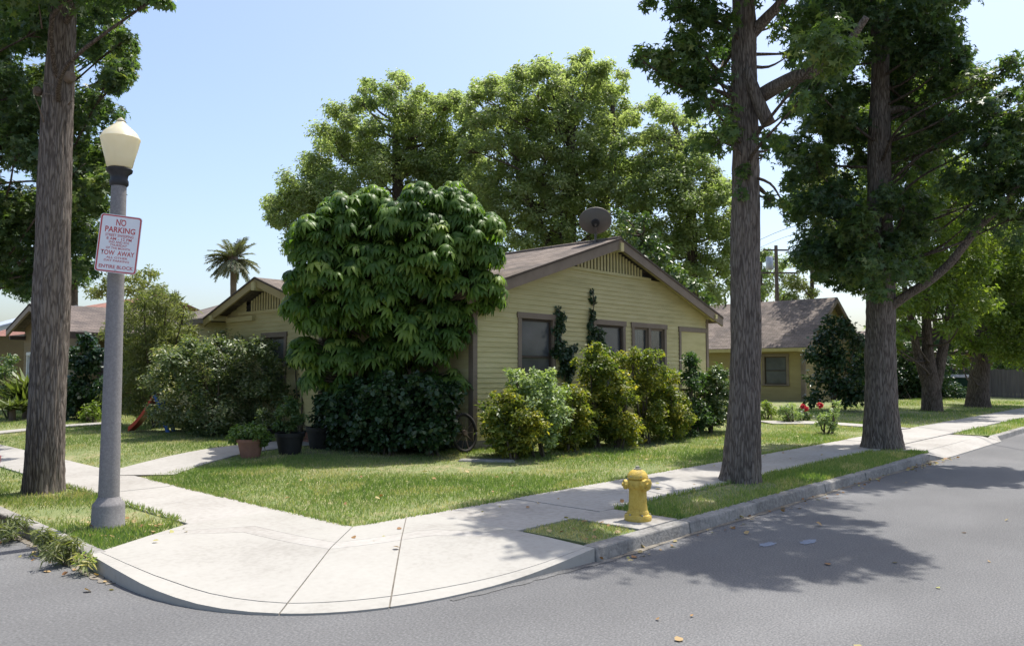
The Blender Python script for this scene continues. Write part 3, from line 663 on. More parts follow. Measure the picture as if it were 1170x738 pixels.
mb = MB(); mb.tube([np.array([15.82, 11.82, 5.07])-dl, np.array([15.82, 11.80, 5.40])-dl, dc-nrmv*.17-dl], .032, 10); mb.box(-.12, .10, -.13, .07, -.02, .03); mb.build('mast', M['dish'], dish)
mb = MB(); mb.lathe([(.10, -.05), (.11, 0), (.07, .06)], dc-nrmv*.13-dl, 12, nrmv); mb.build('mount', M['iron'], dish)
mb = MB(); mb.tube([dc-v_*.38-nrmv*.02-dl, dc-v_*.3+nrmv*.24-dl], .016, 6); mb.lathe([(.03, -.04), (.05, .06)], dc-v_*.29+nrmv*.26-dl, 10, -nrmv); mb.build('feed_arm', M['alu'], dish)

# cottage further along the right street
cot = empty('cottage', (0, 0, 0), 'smaller ochre cottage with dappled brown shingle roof behind the street trees', 'house')
cw = Wall('x', 39.6); cs = Wall('y', 16.2); CRX, CRZ, CE0, CE1, CEZ = 43.4, 5.95, 39.0, 47.8, 3.08; CS = (CRZ-CEZ)/(CRX-CE0)
mb = MB(); cwin = (17.1, 18.3, 1.15, 2.62); cw.siding(mb, 16.2, 27, .3, 3.3, None, [(cwin[0]-.1, cwin[1]+.1, cwin[2]-.06, cwin[3]+.12)], e=.15); mb.box(40.1, 40.2, 16.6, 27, .3, 3.2); mb.build('wall', M['siding2'], cot)
mb = MB(); cs.siding(mb, 39.6, 47.2, .3, 5.8, (CRX, CRZ-.1, CS), e=.15); mb.build('gable_wall', M['siding2'], cot)
mb = MB(); mb.box(39.5, 39.7, 16.1, 16.3, .2, 3.2); mb.build('corner_board', M['trim'], cot)
cw.window(cot, *cwin, screen=True, cw=.14)
mb = MB(); roof_slab(mb, 'y', CRX, CRZ, CE0, CE1, CEZ, 15.75, 27.5); crf = mb.build('roof', M['roofx'], cot)
mb = MB(); barge(mb, cs, CRX, CRZ, CE0, CE1, CEZ, .40, .47, .26, .03); mb.build('barge_board', M['trim'], cot)
mb = MB(); mb.box(38.96, 39.02, 15.8, 27.4, CEZ-.2, CEZ-.03); cs.box(mb, 38.95, 39.6, 2.85, 3.05, 0, .44); mb.build('eave', M['soffit'], cot)
mb = MB(); mb.tube([(43.2, 22.4, 5.8), (43.2, 22.4, 6.35)], .06, 8); mb.build('vent_pipe', M['iron'], crf)

# neighbour on the left street
nb_ = empty('neighbour_house', (0, 0, 0), 'tan bungalow with low brown gable partly behind the near left tree trunk', 'house')
nw = Wall('x', 9.6); NP, NZ, NE0, NE1, NZE = 34.2, 4.5, 29.9, 37.3, 3.25; NS = (NZ-NZE)/(NP-NE0)
mb = MB(); nwin = [(32.2, 33.4, 1.2, 2.5), (35.2, 36.3, 1.2, 2.5)]
nw.siding(mb, 30.5, 36.9, .4, 4.4, (NP, NZ-.1, NS), [(a-.1, b+.1, c-.06, d+.12) for a, b, c, d in nwin], e=.14); Wall('y', 30.5).siding(mb, 9.6, 18, .4, 3.35, None, [(10.3, 11.3, 1.2, 2.5)], e=.14); mb.box(10.2, 10.3, 30.9, 36.9, .3, 3.3); mb.build('wall', M['olive'], nb_)
for q in nwin: nw.window(nb_, *q, mat='white2', curtain=.5)
Wall('y', 30.5).window(nb_, 10.4, 11.2, 1.26, 2.4, screen=True, mat='darktrim')
mb = MB(); roof_slab(mb, 'x', NP, NZ, NE0, NE1, NZE, 9.0, 19); mb.build('roof', M['roofn'], nb_)
mb = MB(); barge(mb, nw, NP, NZ, NE0, NE1, NZE, .5, .6, .26, .03); mb.build('barge_board', M['trim'], nb_)
mb = MB(); mb.box(9.1, 18.9, NE0-.03, NE0+.03, NZE-.24, NZE-.02)
for e in (NE0+.6, NP, NE1-.5): nw.box(mb, e-.08, e+.08, NZE-.1+(NZ-NZE-.2)*(e == NP), NZE+.06+(NZ-NZE-.2)*(e == NP), -.05, .58)
mb.build('eave', M['darktrim'], nb_)
rh = empty('red_roofed_house', (0, 0, 0), 'house with a faded red roof rising behind the tan bungalow', 'house')
mb = MB(); Wall('x', 12).siding(mb, 44, 60, .3, 3.9, e=.3); mb.box(12.2, 24, 44, 44.2, .3, 3.9); mb.build('wall', M['olive'], rh)
mb = MB(); roof_slab(mb, 'y', 18, 6.2, 11.4, 24.6, 3.7, 43.5, 61); mb.build('roof', M['redroof'], rh)
mb = MB(); mb.box(11.35, 11.42, 43.5, 61, 3.45, 3.68); mb.build('eave', M['trim'], rh)
bh = empty('blue_roofed_house', (0, 0, 0), 'house with a pale blue-grey roof at the left edge beyond the tan bungalow', 'house')
mb = MB(); Wall('x', 9.2).siding(mb, 39.6, 43.6, .3, 3.4, e=.3); mb.box(9.3, 11.5, 39.6, 39.7, .3, 3.4); mb.build('wall', M['olive'], bh)
mb = MB(); roof_slab(mb, 'y', 12.2, 4.9, 8.4, 16, 3.55, 39.0, 44.0); mb.build('roof', M['blueroof'], bh)
mb = MB(); barge(mb, Wall('y', 39.4), 12.2, 4.9, 8.4, 16, 3.55, .3, .38, .22, .02); mb.build('barge_board', M['white2'], bh)
# house and fence at the far end of the right street
fhs = empty('far_house', (0, 0, 0), 'distant brown house seen between the tree trunks far down the right street', 'house')
mb = MB(); Wall('x', 66).siding(mb, 10, 24, .3, 3.4, None, [(13.9, 15.1, 1.0, 2.4)], e=.3); mb.box(66.5, 76, 10, 10.1, .3, 3.4); mb.build('wall', M['olive'], fhs)
Wall('x', 66).window(fhs, 14, 15, 1.06, 2.3, mat='white2', curtain=.5)
mb = MB(); roof_slab(mb, 'y', 71, 5.4, 65.2, 77, 3.3, 9.4, 25); mb.build('roof', M['roofx'], fhs)
fn = empty('board_fence', (0, 0, 0), 'grey weathered board fence far down the right street by the dark trunk', 'fence')
mb = MB()
for k in range(34):
    y = 6.8+k*.19; mb.box(56.0+rk.uniform(-.01, .01), 56.03, y, y+.18, .2, 1.95+rk.uniform(-.04, .04))
mb.build('board', M['fence'], fn)
for k in range(4): m1 = MB(); m1.box(55.86, 55.99, 6.8+k*2.1, 6.94+k*2.1, .1, 2.1); m1.build('post', M['fence'], fn)
mb = MB(); mb.box(56.031, 56.08, 6.8, 13.2, .5, .6); mb.box(56.031, 56.08, 6.8, 13.2, 1.5, 1.6); mb.build('rail', M['fence'], fn)
bc = at(1090, 452, 47); bz = .2
bn = empty('wheelie_bin', (bc[0], bc[1], bz), 'dark green lidded bin in the shade before the far brown house', 'bin')
mb = MB(); mb.hexa([(-.5, -1, .12), (.5, -1, .12), (.5, 1, .12), (-.5, 1, .12), (-.6, -1.1, 1.25), (.6, -1.1, 1.25), (.6, 1.1, 1.25), (-.6, 1.1, 1.25)]); mb.build('body', M['green'], bn, bevel=.03)
mb = MB(); mb.hexa([(-.66, -1.16, 1.253), (.66, -1.16, 1.253), (.66, 1.16, 1.253), (-.66, 1.16, 1.253), (-.66, -1.16, 1.3), (.66, -1.16, 1.45), (.66, 1.16, 1.45), (-.66, 1.16, 1.3)]); mb.build('lid', M['alu'], bn, bevel=.02)
for sx in (-.4, .4):
    for sy in (-.9, .9): m1 = MB(); m1.lathe([(.1, -.03), (.1, .03)], (sx, sy, .1), 10, (0, 1, 0)); m1.build('wheel', M['rubber'], bn)

# ------------------------------------------------------------------ street lamp, sign, hydrant
lx, ly = 3.25, 9.14; lamp = empty('street_lamp', (lx, ly, .12), 'grey aggregate street lamp post with cream acorn globe on the corner grass', 'street lamp')
def Lz(py): return EYE[2]+(ray(134, py)[2])*math.hypot(lx, ly)/math.hypot(*ray(134, py)[:2])-.12
zt, zg, zc, zs = Lz(138), Lz(192), Lz(213), .36
pr = [(.172, 0), (.176, .04), (.170, .05), (.166, .25), (.158, .275), (.128, .31), (.112, .345)]
mb = MB(); mb.lathe(pr, n=32); mb.build('base', M['pole'], lamp, smooth=True)
mb = MB(); mb.lathe([(.108, .346), (.098, 1.2), (.089, 2.4), (.08, zc)], n=32); mb.build('pole', M['pole'], lamp, smooth=True)
mb = MB(); mb.lathe([(.085, zc+.001), (.10, zc+.02), (.10, zc+.06), (.088, zc+.085), (.095, zc+.13), (.135, zc+.165), (.14, zg-.02), (.115, zg)], n=28); mb.build('collar', M['iron'], lamp, smooth=True)
gh = zt-zg; gw = .212
mb = MB(); mb.lathe([(.118, zg+.001), (.135, zg+.03*gh), (.155, zg+.2*gh), (.187, zg+.42*gh), (gw-.008, zg+.57*gh), (gw, zg+.62*gh), (gw-.012, zg+.66*gh), (.172, zg+.75*gh), (.125, zg+.83*gh), (.082, zg+.90*gh), (.052, zg+.955*gh), (.042, zg+.98*gh)], n=36); mb.build('globe', M['globe'], lamp, smooth=True)
mb = MB(); mb.lathe([(.046, zg+.981*gh), (.048, zg+1.0*gh), (.03, zg+1.04*gh), (.004, zt+.08*gh)], n=20); mb.build('finial', M['hydgrey'], lamp, smooth=True)

# sign clamped on the lamp post
sgc = np.array([lx, ly, 0]); sd = nrm(np.array([-lx, -ly, 0])*1.0); sgp = at(135.5, 279, proj([lx, ly, 2])[2]-.13)
sign = empty('parking_sign', sgp, 'red and white NO PARKING tow away sign on the lamp post', 'sign')
face = nrm(np.array([-sgp[0], -sgp[1], -.0])); ux = nrm(np.cross([0, 0, 1.], face)); uy = np.cross(face, ux); ro = R(-4.6)
sx_ = ux*math.cos(ro)+uy*math.sin(ro); sy_ = -ux*math.sin(ro)+uy*math.cos(ro)
ax0 = nrm(sx_+face*.12); face = np.cross(ax0, sy_); sx_ = ax0
from mathutils import Matrix
sign.matrix_world = Matrix(((sx_[0], sy_[0], face[0], sgp[0]), (sx_[1], sy_[1], face[1], sgp[1]), (sx_[2], sy_[2], face[2], sgp[2]), (0, 0, 0, 1)))
SW, SH = .415, .645
def rrect(w_, h_, r, n=5):
    o = []
    for (cx, cy, a0) in ((w_/2-r, h_/2-r, 0), (-w_/2+r, h_/2-r, 90), (-w_/2+r, -h_/2+r, 180), (w_/2-r, -h_/2+r, 270)):
        for i in range(n+1): a = R(a0+90*i/n); o.append((cx+r*math.cos(a), cy+r*math.sin(a)))
    return o
mb = MB(); mb.prism(rrect(SW, SH, .035), -.003, 0); mb.build('panel', M['white'], sign)
oo, ii = rrect(SW-.012, SH-.012, .03), rrect(SW-.042, SH-.042, .02); n = len(oo)
mb = MB(); mb.add([(x, y, .0006) for x, y in oo]+[(x, y, .0006) for x, y in ii], [(i, (i+1) % n, n+(i+1) % n, n+i) for i in range(n)]); mb.build('border', M['signred'], sign)
def text(body, size, x, y, z, mat, parent, name, width=None, bold=.0):
    cu = bpy.data.curves.new('lettering', 'FONT'); cu.body = body; cu.size = size; cu.align_x = 'CENTER'; cu.offset = bold; cu.resolution_u = 3
    to = bpy.data.objects.new('lettering', cu); COL.objects.link(to); bpy.context.view_layer.update()
    me = bpy.data.meshes.new_from_object(to.evaluated_get(bpy.context.evaluated_depsgraph_get())); bpy.data.objects.remove(to)
    v = np.array([q.co for q in me.vertices]); k = width/(v[:, 0].max()-v[:, 0].min()) if width else 1
    for q in me.vertices: q.co = (q.co[0]*k+x, q.co[1]+y, z)
    me.materials.clear(); return link(name, me, mat, parent)
for body, size, y, wd, bo in (('NO', .10, .205, .10, .002), ('PARKING', .088, .125, .30, .002), ('STREET SWEEPING', .042, .078, .28, .0006), ('8 AM - 12 PM', .042, .04, .25, .0006), ('2ND AND 4TH', .036, .006, .20, .0005), ('THURSDAY', .036, -.028, .17, .0005),
                              ('OF THE MONTH', .034, -.062, .24, .0005), ('TOW  AWAY', .072, -.128, .335, .0015), ('ALL OTHER', .032, -.166, .21, .0005), ('DAY PARKING', .032, -.20, .25, .0005), ('ENTIRE BLOCK', .052, -.275, .34, .001)):
    text(body, size, 0, y, .0008, M['signred'], sign, 'lettering', wd, bo)
for y in (.275, -.297): m1 = MB(); m1.lathe([(.012, 0), (.01, .006), (.004, .008)], (0, y, .0005), 10); m1.build('bolt', M['alu'], sign)
mb = MB(); mb.box(-.02, .02, .15, .19, -.05, -.0035); mb.box(-.02, .02, -.19, -.15, -.05, -.0035); mb.build('bracket', M['alu'], sign)

# hydrant
hp = gp(729, 594, .142); hyd = empty('fire_hydrant', (hp[0], hp[1], .142), 'stubby worn yellow fire hydrant on its concrete pad by the kerb', 'fire hydrant'); hyd.rotation_euler.z = math.atan2(-hp[1], -hp[0])
hs = .98
mb = MB(); mb.lathe([(.155, 0), (.158, .012), (.158, .055), (.15, .068), (.128, .075), (.125, .10), (.113, .12)], n=28); mb.build('flange', M['yellow'], hyd, smooth=True)
mb = MB(); mb.lathe([(.112, .12), (.105, .2), (.103, .34), (.108, .37), (.128, .385), (.132, .40), (.13, .44), (.118, .465), (.10, .48)], n=28); mb.build('barrel', M['yellow'], hyd, smooth=True)
mb = MB(); mb.lathe([(.112, .481), (.122, .49), (.122, .51), (.112, .535), (.09, .565), (.062, .583), (.04, .59)], n=28); bon = mb.build('bonnet', M['yellow'], hyd, smooth=True)
mb = MB(); mb.lathe([(.05, .585), (.05, .60), (.028, .603), (.026, .628), (.01, .632)], n=6); mb.build('operating_nut', M['hydgrey'], bon)
def nozzle(ang, z, r, ln, name='nozzle'):
    d = np.array([math.cos(ang), math.sin(ang), 0]); c = np.array([0, 0, z])
    m1 = MB(); m1.lathe([(r*.85, .07), (r*.85, .10), (r, .105), (r, .105+ln*.35)], c, 18, d); nz = m1.build(name, M['yellow'], hyd, smooth=True)
    m1 = MB(); m1.lathe([(r*1.12, .105+ln*.36), (r*1.16, .105+ln*.6), (r*1.05, .105+ln*.85), (r*.45, .105+ln*.9), (r*.42, .105+ln*1.15), (r*.1, .105+ln*1.17)], c, 8, d); m1.build('cap', M['yellow'], nz)
nozzle(R(38), .425, .062, .085); nozzle(R(-72), .42, .05, .075); nozzle(R(128), .42, .05, .075)
nb2 = MB()
for k in range(6): a = R(60*k+20); nb2.lathe([(.012, .069), (.012, .085)], (.142*math.cos(a), .142*math.sin(a), 0), 6); nb2.lathe([(.010, .511), (.010, .525)], (.114*math.cos(a), .114*math.sin(a), 0), 6)
nb2.build('bolt', M['hydgrey'], hyd)
hyd.scale = (hs, hs, hs)

# ------------------------------------------------------------------ trees
RNG = np.random.default_rng(11)
def tree_root(name, base, label, group=None): return empty(name, base, label, 'tree', group)
def stem_px(lst, depth, depth_top=None):
    """stem through picture points (x, y, width px) at one distance"""
    d2 = depth if depth_top is None else depth_top; n = len(lst)
    return [(*at(x, y, depth+(d2-depth)*i/max(1, n-1)), wpx*(depth+(d2-depth)*i/max(1, n-1))/FPX/2) for i, (x, y, wpx) in enumerate(lst)]
def stand(base, r, tops):   # vertical-ish stem from a ground point through (dx, dy, z, r)
    return [(base[0], base[1], base[2]-.15, r)]+[(base[0]+a, base[1]+b, z, c) for a, b, z, c in tops]

# near left trunk; its crown is above the picture
t = tree_root('street_tree', gp(50, 562, .12), 'tall bare furrowed trunk right beside the lamp post')
l0 = np.array(t.location); d1 = proj(l0)[2]
sp1 = stem_px([(51, 563, 39), (55, 450, 35), (59, 300, 32), (66, 130, 28.5), (73, 0, 25.5), (84, -160, 24), (90, -300, 15)], d1); sp1[0] = (*sp1[0][:2], 0.0, sp1[0][3])
trunk_mesh('trunk', sp1, M['bark'], t, ring=.03, seg=96, amp=.022, loc=l0, seed=2, flare=.18)
for (x, y, r_) in ((80, 88, 5.5), (43, 104, 4)):
    mb = MB(); c = at(x, y, d1-.12)-l0; mb.lathe([(r_*d1/FPX*1.25, -.05), (r_*d1/FPX*1.1, .03), (r_*d1/FPX*.7, .045), (.005, .035)], c, 14, nrm(np.array([-.3+.5*(x > 60), -.9, .15]))); mb.build('pruning_scar', M['wood'], t, smooth=True)
for (x, y, x2, y2) in ((50, 95, 66, 101), (52, 107, 64, 113), (50, 140, 40, 112), (48, 33, 44, 4), (78, 120, 84, 116)):
    mb = MB(); mb.tube([at(x, y, d1-.22)-l0, at((x+x2)/2, (y+y2)/2-2, d1-.34)-l0, at(x2, y2, d1-.4)-l0], [.012, .008, .004], 5); mb.build('dead_twig', M['wood'], t)
lob = lobes_px([(150, -8, 22), (178, -4, 14), (120, -20, 30), (60, -60, 60), (0, -50, 70), (100, -110, 70), (30, -160, 80), (140, -90, 45), (80, -230, 70)], d1, (-1.2, .4, 1.8), jit=.4, rng=RNG)
branches('limb', sp1[3:], lob, M['bark2'], t, .05, l0, RNG, .5)
crown(t, lob, .12, .9, L['gum'], T_STAR, RNG)

# dark tree behind it, at the left edge
t = tree_root('sweetgum_tree', (6.9, 27.4, .3), 'dense dark leafy tree at the left edge behind the lamp post and tan bungalow')
t.location = (3.36, 21.5, .12); l0 = np.array(t.location); dd = 17.0
spx = stand(l0, .3, [(0, .05, 2.5, .26), (.1, 0, 6, .22), (.3, -.1, 10, .14), (.5, 0, 12.5, .05)])
trunk_mesh('trunk', spx, M['bark2'], t, ring=.1, seg=32, amp=.015, loc=l0, seed=5, flare=.2)
lob = lobes_px([(20, 30, 45), (10, 100, 50), (22, 170, 48), (12, 240, 48), (10, 290, 38), (22, 318, 22), (112, 18, 30), (122, 58, 28), (130, 90, 20), (104, 128, 34), (108, 178, 32), (100, 226, 32), (96, 272, 28), (92, 305, 18), (76, 200, 40), (64, 105, 42), (50, 30, 44), (142, 45, 14), (138, 78, 15), (112, 205, 20), (60, 260, 42), (50, 305, 25), (148, 70, 9), (40, -40, 60), (110, -30, 40), (-40, 60, 60), (-50, 200, 60), (-30, 290, 40), (-90, 130, 70)], dd, (-1.4, .3, 2.2), jit=.7, rng=RNG)
branches('limb', spx, lob, M['bark2'], t, .05, l0, RNG, .4)
crown(t, lob, .14, .68, L['darkgum'], T_STAR, RNG, tmean=.45, subs=8, spread=.44)

# the big street tree by the hydrant
t = tree_root('street_tree', gp(845, 550, .12), 'tall forked street tree with furrowed trunk just beyond the fire hydrant')
l0 = np.array(t.location); d2 = proj(l0)[2]
sp2 = stem_px([(845, 553, 42), (849, 480, 34), (852, 400, 30), (852, 300, 28), (852, 200, 26.5), (851, 120, 27.5), (850, 60, 26), (849, 0, 23), (850, -140, 18), (856, -300, 9)], d2); sp2[0] = (*sp2[0][:2], 0.0, sp2[0][3])
trunk_mesh('trunk', sp2, M['bark'], t, ring=.03, seg=96, amp=.022, loc=l0, seed=9, flare=.2)
lb = [(866, 112, 17), (884, 101, 16), (905, 90, 14), (926, 83, 12), (960, 60, 9), (990, 20, 6)]
trunk_mesh('limb', [(*at(x, y, d2-.35*i), w_*d2/FPX/2) for i, (x, y, w_) in enumerate(lb)], M['bark'], t, ring=.06, seg=28, amp=.01, loc=l0, seed=4)
lb2 = [(878, 142, 15), (868, 120, 14), (860, 98, 12), (853, 80, 10.5)]
trunk_mesh('broken_limb', [(*at(x, y, d2-.3+.03*i), w_*d2/FPX/2) for i, (x, y, w_) in enumerate(lb2)], M['bark'], t, ring=.05, seg=24, amp=.008, loc=l0, seed=7)
lb3 = [(858, 40, 14), (875, 22, 12), (895, 0, 10), (930, -50, 7)]
trunk_mesh('limb', [(*at(x, y, d2-.2*i), w_*d2/FPX/2) for i, (x, y, w_) in enumerate(lb3)], M['bark'], t, ring=.06, seg=24, amp=.009, loc=l0, seed=8)
near = [(762, 70, 24), (738, 62, 13), (730, 68, 8), (792, 52, 34), (805, 14, 34), (772, 4, 20), (742, 0, 10), (790, 95, 27), (812, 122, 28), (818, 160, 26), (800, 172, 16), (832, 150, 20), (876, 158, 15), (818, 88, 22), (846, 196, 14), (845, 222, 9), (880, 228, 9), (895, 232, 5), (872, 180, 12)]
back = [(830, 60, 30, 1.2), (830, 130, 28, 1), (895, 20, 30, .5), (925, 40, 32, .2), (905, 62, 14, .3), (890, 160, 10, .5), (870, 8, 22, 1.5)]
frontr = [(945, 55, 34, -1.2), (915, 115, 12, -.5), (900, 128, 9, -.4)]
lob = lobes_px(near, d2, (-.5, .6), jit=.35, rng=RNG)+lobes_px(back, d2, (0, .9), jit=.3, rng=RNG)+lobes_px(frontr, d2, (0, -.8), jit=.3, rng=RNG)
lob += lobes_px([(800, -70, 60), (870, -90, 70), (940, -60, 60), (860, -200, 80), (790, -160, 50), (930, -160, 60), (1000, -60, 50)], d2, (-1.3, 0, 1.3), jit=.4, rng=RNG)
lob += [(np.array(q[:3]), q[3]) for q in ((11.9, 3.1, 9.0, .8), (12.5, 3.0, 9.6, .7), (11.3, 2.5, 9.2, .7), (11.8, 2.3, 9.8, .55), (10.6, 3.2, 9.4, .8), (13.0, 3.4, 8.8, .6), (11.2, 2.9, 10.2, .9), (12.4, 2.7, 10.4, .6))]
branches('branch', sp2[4:], lob, M['bark2'], t, .035, l0, RNG, .4)
crown(t, lob,   .125, .68, L['gum'], T_STAR, RNG, tmean=.45, subs=9, spread=.46)

# second tall street tree
t = tree_root('street_tree', gp(1008, 512, .12), 'big dark street tree with a low limb reaching right over the street')
l0 = np.array(t.location); d3 = proj(l0)[2]
sp3 = stem_px([(1009, 515, 44), (1007, 460, 33), (1006, 400, 29), (1006, 350, 28), (1005, 250, 24), (1005, 150, 20), (1006, 80, 17), (1004, 0, 17), (1000, -160, 12), (1000, -300, 6)], d3); sp3[0] = (*sp3[0][:2], 0.0, sp3[0][3])
trunk_mesh('trunk', sp3, M['bark'], t, ring=.045, seg=80, amp=.024, loc=l0, seed=14, flare=.22)
lb = [(1010, 356, 11), (1035, 338, 10), (1060, 322, 9.5), (1084, 302, 9), (1102, 280, 8), (1120, 258, 7), (1145, 235, 5.5), (1180, 190, 4)]
trunk_mesh('limb', [(*at(x, y, d3-.3*i), w_*d3/FPX/2) for i, (x, y, w_) in enumerate(lb)], M['bark'], t, ring=.07, seg=26, amp=.008, loc=l0, seed=3)
lb = [(1012, 128, 9), (1030, 125, 8), (1050, 132, 6), (1065, 140, 4)]
trunk_mesh('limb', [(*at(x, y, d3-.1*i), w_*d3/FPX/2) for i, (x, y, w_) in enumerate(lb)], M['bark'], t, ring=.07, seg=20, amp=.005, loc=l0, seed=6)
l3 = [(945, 20, 40), (990, 20, 44, .8), (1040, 18, 44), (958, 68, 42, .5), (1020, 70, 40, 1.2), (1066, 60, 36), (925, 95, 28), (945, 130, 34, .5), (965, 150, 30, 1), (912, 170, 22), (930, 190, 32), (905, 205, 14), (950, 225, 34), (922, 236, 24), (940, 275, 32), (926, 292, 20), (970, 290, 32), (985, 262, 26, -.9), (1000, 300, 28, -1.0), (1004, 332, 14, -1), (972, 318, 18), (1035, 235, 34), (1045, 185, 34, .8), (1024, 290, 30), (1040, 268, 26), (1060, 130, 34), (1085, 95, 30), (1092, 65, 22), (1075, 35, 24), (1082, 150, 28), (1040, 310, 20), (948, 305, 20), (1020, 120, 22, 1.2), (975, 110, 26, 1.2), (985, 185, 20, 1.4), (1015, 220, 14, -.6)]
l3b = [(1120, 95, 28), (1146, 125, 28), (1110, 130, 26), (1128, 165, 34), (1160, 180, 34), (1112, 205, 28), (1142, 220, 34), (1168, 245, 30), (1120, 245, 18), (1155, 75, 16), (1165, 140, 30), (1185, 200, 40), (1180, 110, 30), (1090, 205, 16), (1160, 275, 12)]
lob = lobes_px(l3, d3, (-.9, .2, 1.4), jit=.4, rng=RNG)+lobes_px(l3b, d3-1.6, (-.6, .6), jit=.4, rng=RNG)
lob += lobes_px([(960, -60, 60), (1040, -60, 60), (1000, -150, 70), (1080, -20, 40), (1000, -250, 60)], d3, (-1.4, 0, 1.4), jit=.4, rng=RNG)
branches('branch', sp3[3:], lob, M['bark2'], t, .04, l0, RNG, .3)
crown(t, lob, .14, .66, L['darkgum'], T_STAR, RNG, tmean=.42, subs=9, spread=.46)

# trees further along the right street
def far_tree(name, base, label, stems, lobes, depth, layers, size, lai, lm, tm=.4, tmpl=T_LEAF, group=None, bark='bark2', frac=.4, seg=20, grow=1.0, **kw):
    t = tree_root(name, base, label, group); l0 = np.array(t.location); first = None
    for k, s in enumerate(stems):
        sp_ = stem_px(s, depth); sp_ = [np.array(q) for q in sp_]
        if k == 0: sp_[0][2] = min(sp_[0][2], base[2]-.1); first = sp_
        trunk_mesh('trunk' if k == 0 else 'stem', sp_, M[bark], t, ring=.14, seg=seg, amp=.012, loc=l0, seed=k+depth, flare=.15 if k == 0 else 0)
    lob = lobes_px(lobes, depth, layers, grow, jit=.5, rng=RNG)
    branches('branch', first, lob, M[bark], t, .05*depth/25, l0, RNG, frac)
    crown(t, lob, size, lai, L[lm], tmpl, RNG, tmean=tm, **kw)
    return t
b = gp(1065, 471, .15); d4 = proj(b)[2]
far_tree('maple_tree', b, 'light green tree with three stems rising from one base on the shaded verge',
    [[(1065, 472, 24), (1064, 445, 19), (1060, 400, 12), (1058, 340, 9), (1055, 250, 6)], [(1062, 450, 10), (1050, 410, 9), (1042, 370, 7), (1030, 310, 4)], [(1067, 450, 13), (1077, 400, 10), (1086, 350, 8), (1096, 280, 5)]],
    [(1058, 215, 26), (1085, 195, 26), (1075, 240, 28), (1045, 255, 22), (1100, 265, 26), (1060, 295, 24), (1110, 305, 26), (1035, 300, 20), (1085, 330, 24), (1050, 345, 20), (1120, 340, 22), (1028, 345, 16), (1100, 365, 18), (1065, 180, 20), (1035, 375, 14), (1080, 375, 12), (1020, 395, 10), (985, 240, 28), (1005, 200, 30), (1020, 150, 32), (1060, 140, 30), (960, 285, 22), (1100, 220, 24), (1000, 120, 30), (1045, 100, 30), (1130, 270, 24)], d4, (-2.6, -1, .7, 2.4), .17, .75, 'light', .4)
b = gp(1117, 466, .15); d5 = proj(b)[2]
far_tree('oak_tree', b, 'thick black trunked tree nearest the far end of the right pavement',
    [[(1117, 468, 27), (1118, 440, 21), (1121, 410, 18), (1126, 350, 14), (1132, 280, 9)], [(1120, 420, 12), (1140, 380, 9), (1165, 330, 6)]],
    [(1110, 392, 16), (1140, 398, 22), (1165, 402, 24), (1130, 360, 28), (1160, 355, 30), (1145, 320, 30), (1120, 300, 28), (1165, 305, 30), (1098, 412, 10), (1185, 370, 36), (1190, 300, 40), (1140, 260, 30), (1170, 255, 30), (1095, 380, 14)], d5, (-2, .5, 2.5), .18, .8, 'light', .36)
# more trees beyond, closing the end of the street
for k, (x, d, lb_, lm, tm, lobs, ry) in enumerate([
    (1010, 46, 'dark bushy tree behind the cottage gable and second street tree', 'darkgum', .35, [(990, 405, 22), (1015, 400, 22), (1035, 410, 22), (1000, 430, 18), (1025, 435, 18), (1050, 425, 18), (985, 440, 14), (1045, 445, 14), (1010, 370, 18), (1060, 440, 12), (1072, 425, 12)], 455),
    (1003, 44.5, 'yellow-green tree hanging over the cottage gable behind the second street tree', 'pale', .42, [(1003, 340, 14), (995, 310, 16), (975, 285, 20), (950, 262, 22), (985, 250, 26), (930, 235, 22), (965, 215, 28), (1000, 290, 20), (940, 205, 22), (1010, 230, 26), (915, 215, 16), (1020, 350, 16), (1015, 375, 14)], 458),
    (925, 66, 'loose pale tree behind the cottage roof, right of the utility pole', 'pale', .45, [(915, 300, 14), (930, 288, 10), (915, 325, 13), (935, 315, 10), (900, 320, 10), (928, 335, 8), (905, 340, 10)], 450),
    (866, 66, 'darker tree behind the cottage roof, at the utility pole', 'camphor', .35, [(875, 292, 11), (880, 315, 14), (872, 335, 12), (893, 300, 10), (898, 338, 12)], 450),
    (1072, 50, 'dark dense tree filling the gap between the two far trunks', 'darkgum', .4, [(1060, 425, 16), (1085, 432, 14), (1105, 428, 12), (1135, 425, 14), (1165, 420, 16), (1000, 400, 20), (1020, 430, 16), (1020, 330, 20), (1045, 350, 22), (1070, 330, 22), (1095, 345, 22), (1120, 335, 22), (1145, 350, 22), (1168, 340, 24), (1030, 380, 20), (1060, 385, 20), (1090, 385, 20), (1120, 390, 18), (1150, 385, 20), (1175, 385, 22), (1050, 300, 22), (1085, 300, 22), (1120, 295, 22), (1155, 300, 24), (1020, 290, 18), (1040, 265, 18), (1080, 265, 20), (1185, 310, 26), (1110, 255, 18), (1040, 415, 14), (1150, 412, 14)], 452),
    (1185, 62, 'shaded tree past the far fence at the right edge', 'darkgum', .4, [(1175, 405, 20), (1150, 400, 18), (1195, 400, 30), (1120, 410, 16), (1185, 370, 26), (1095, 415, 14)], 448)]):
    b = at(x, ry, d); b[2] = .2
    far_tree('broadleaf_tree', b, lb_, [[(x, ry, 8), (x+2, ry-50, 6), (x+3, lobs[0][1], 4)]], lobs, d, (-1.5, 1.5), .24, .8, lm, tm, group='trees beyond the cottage', frac=.5, seg=12)

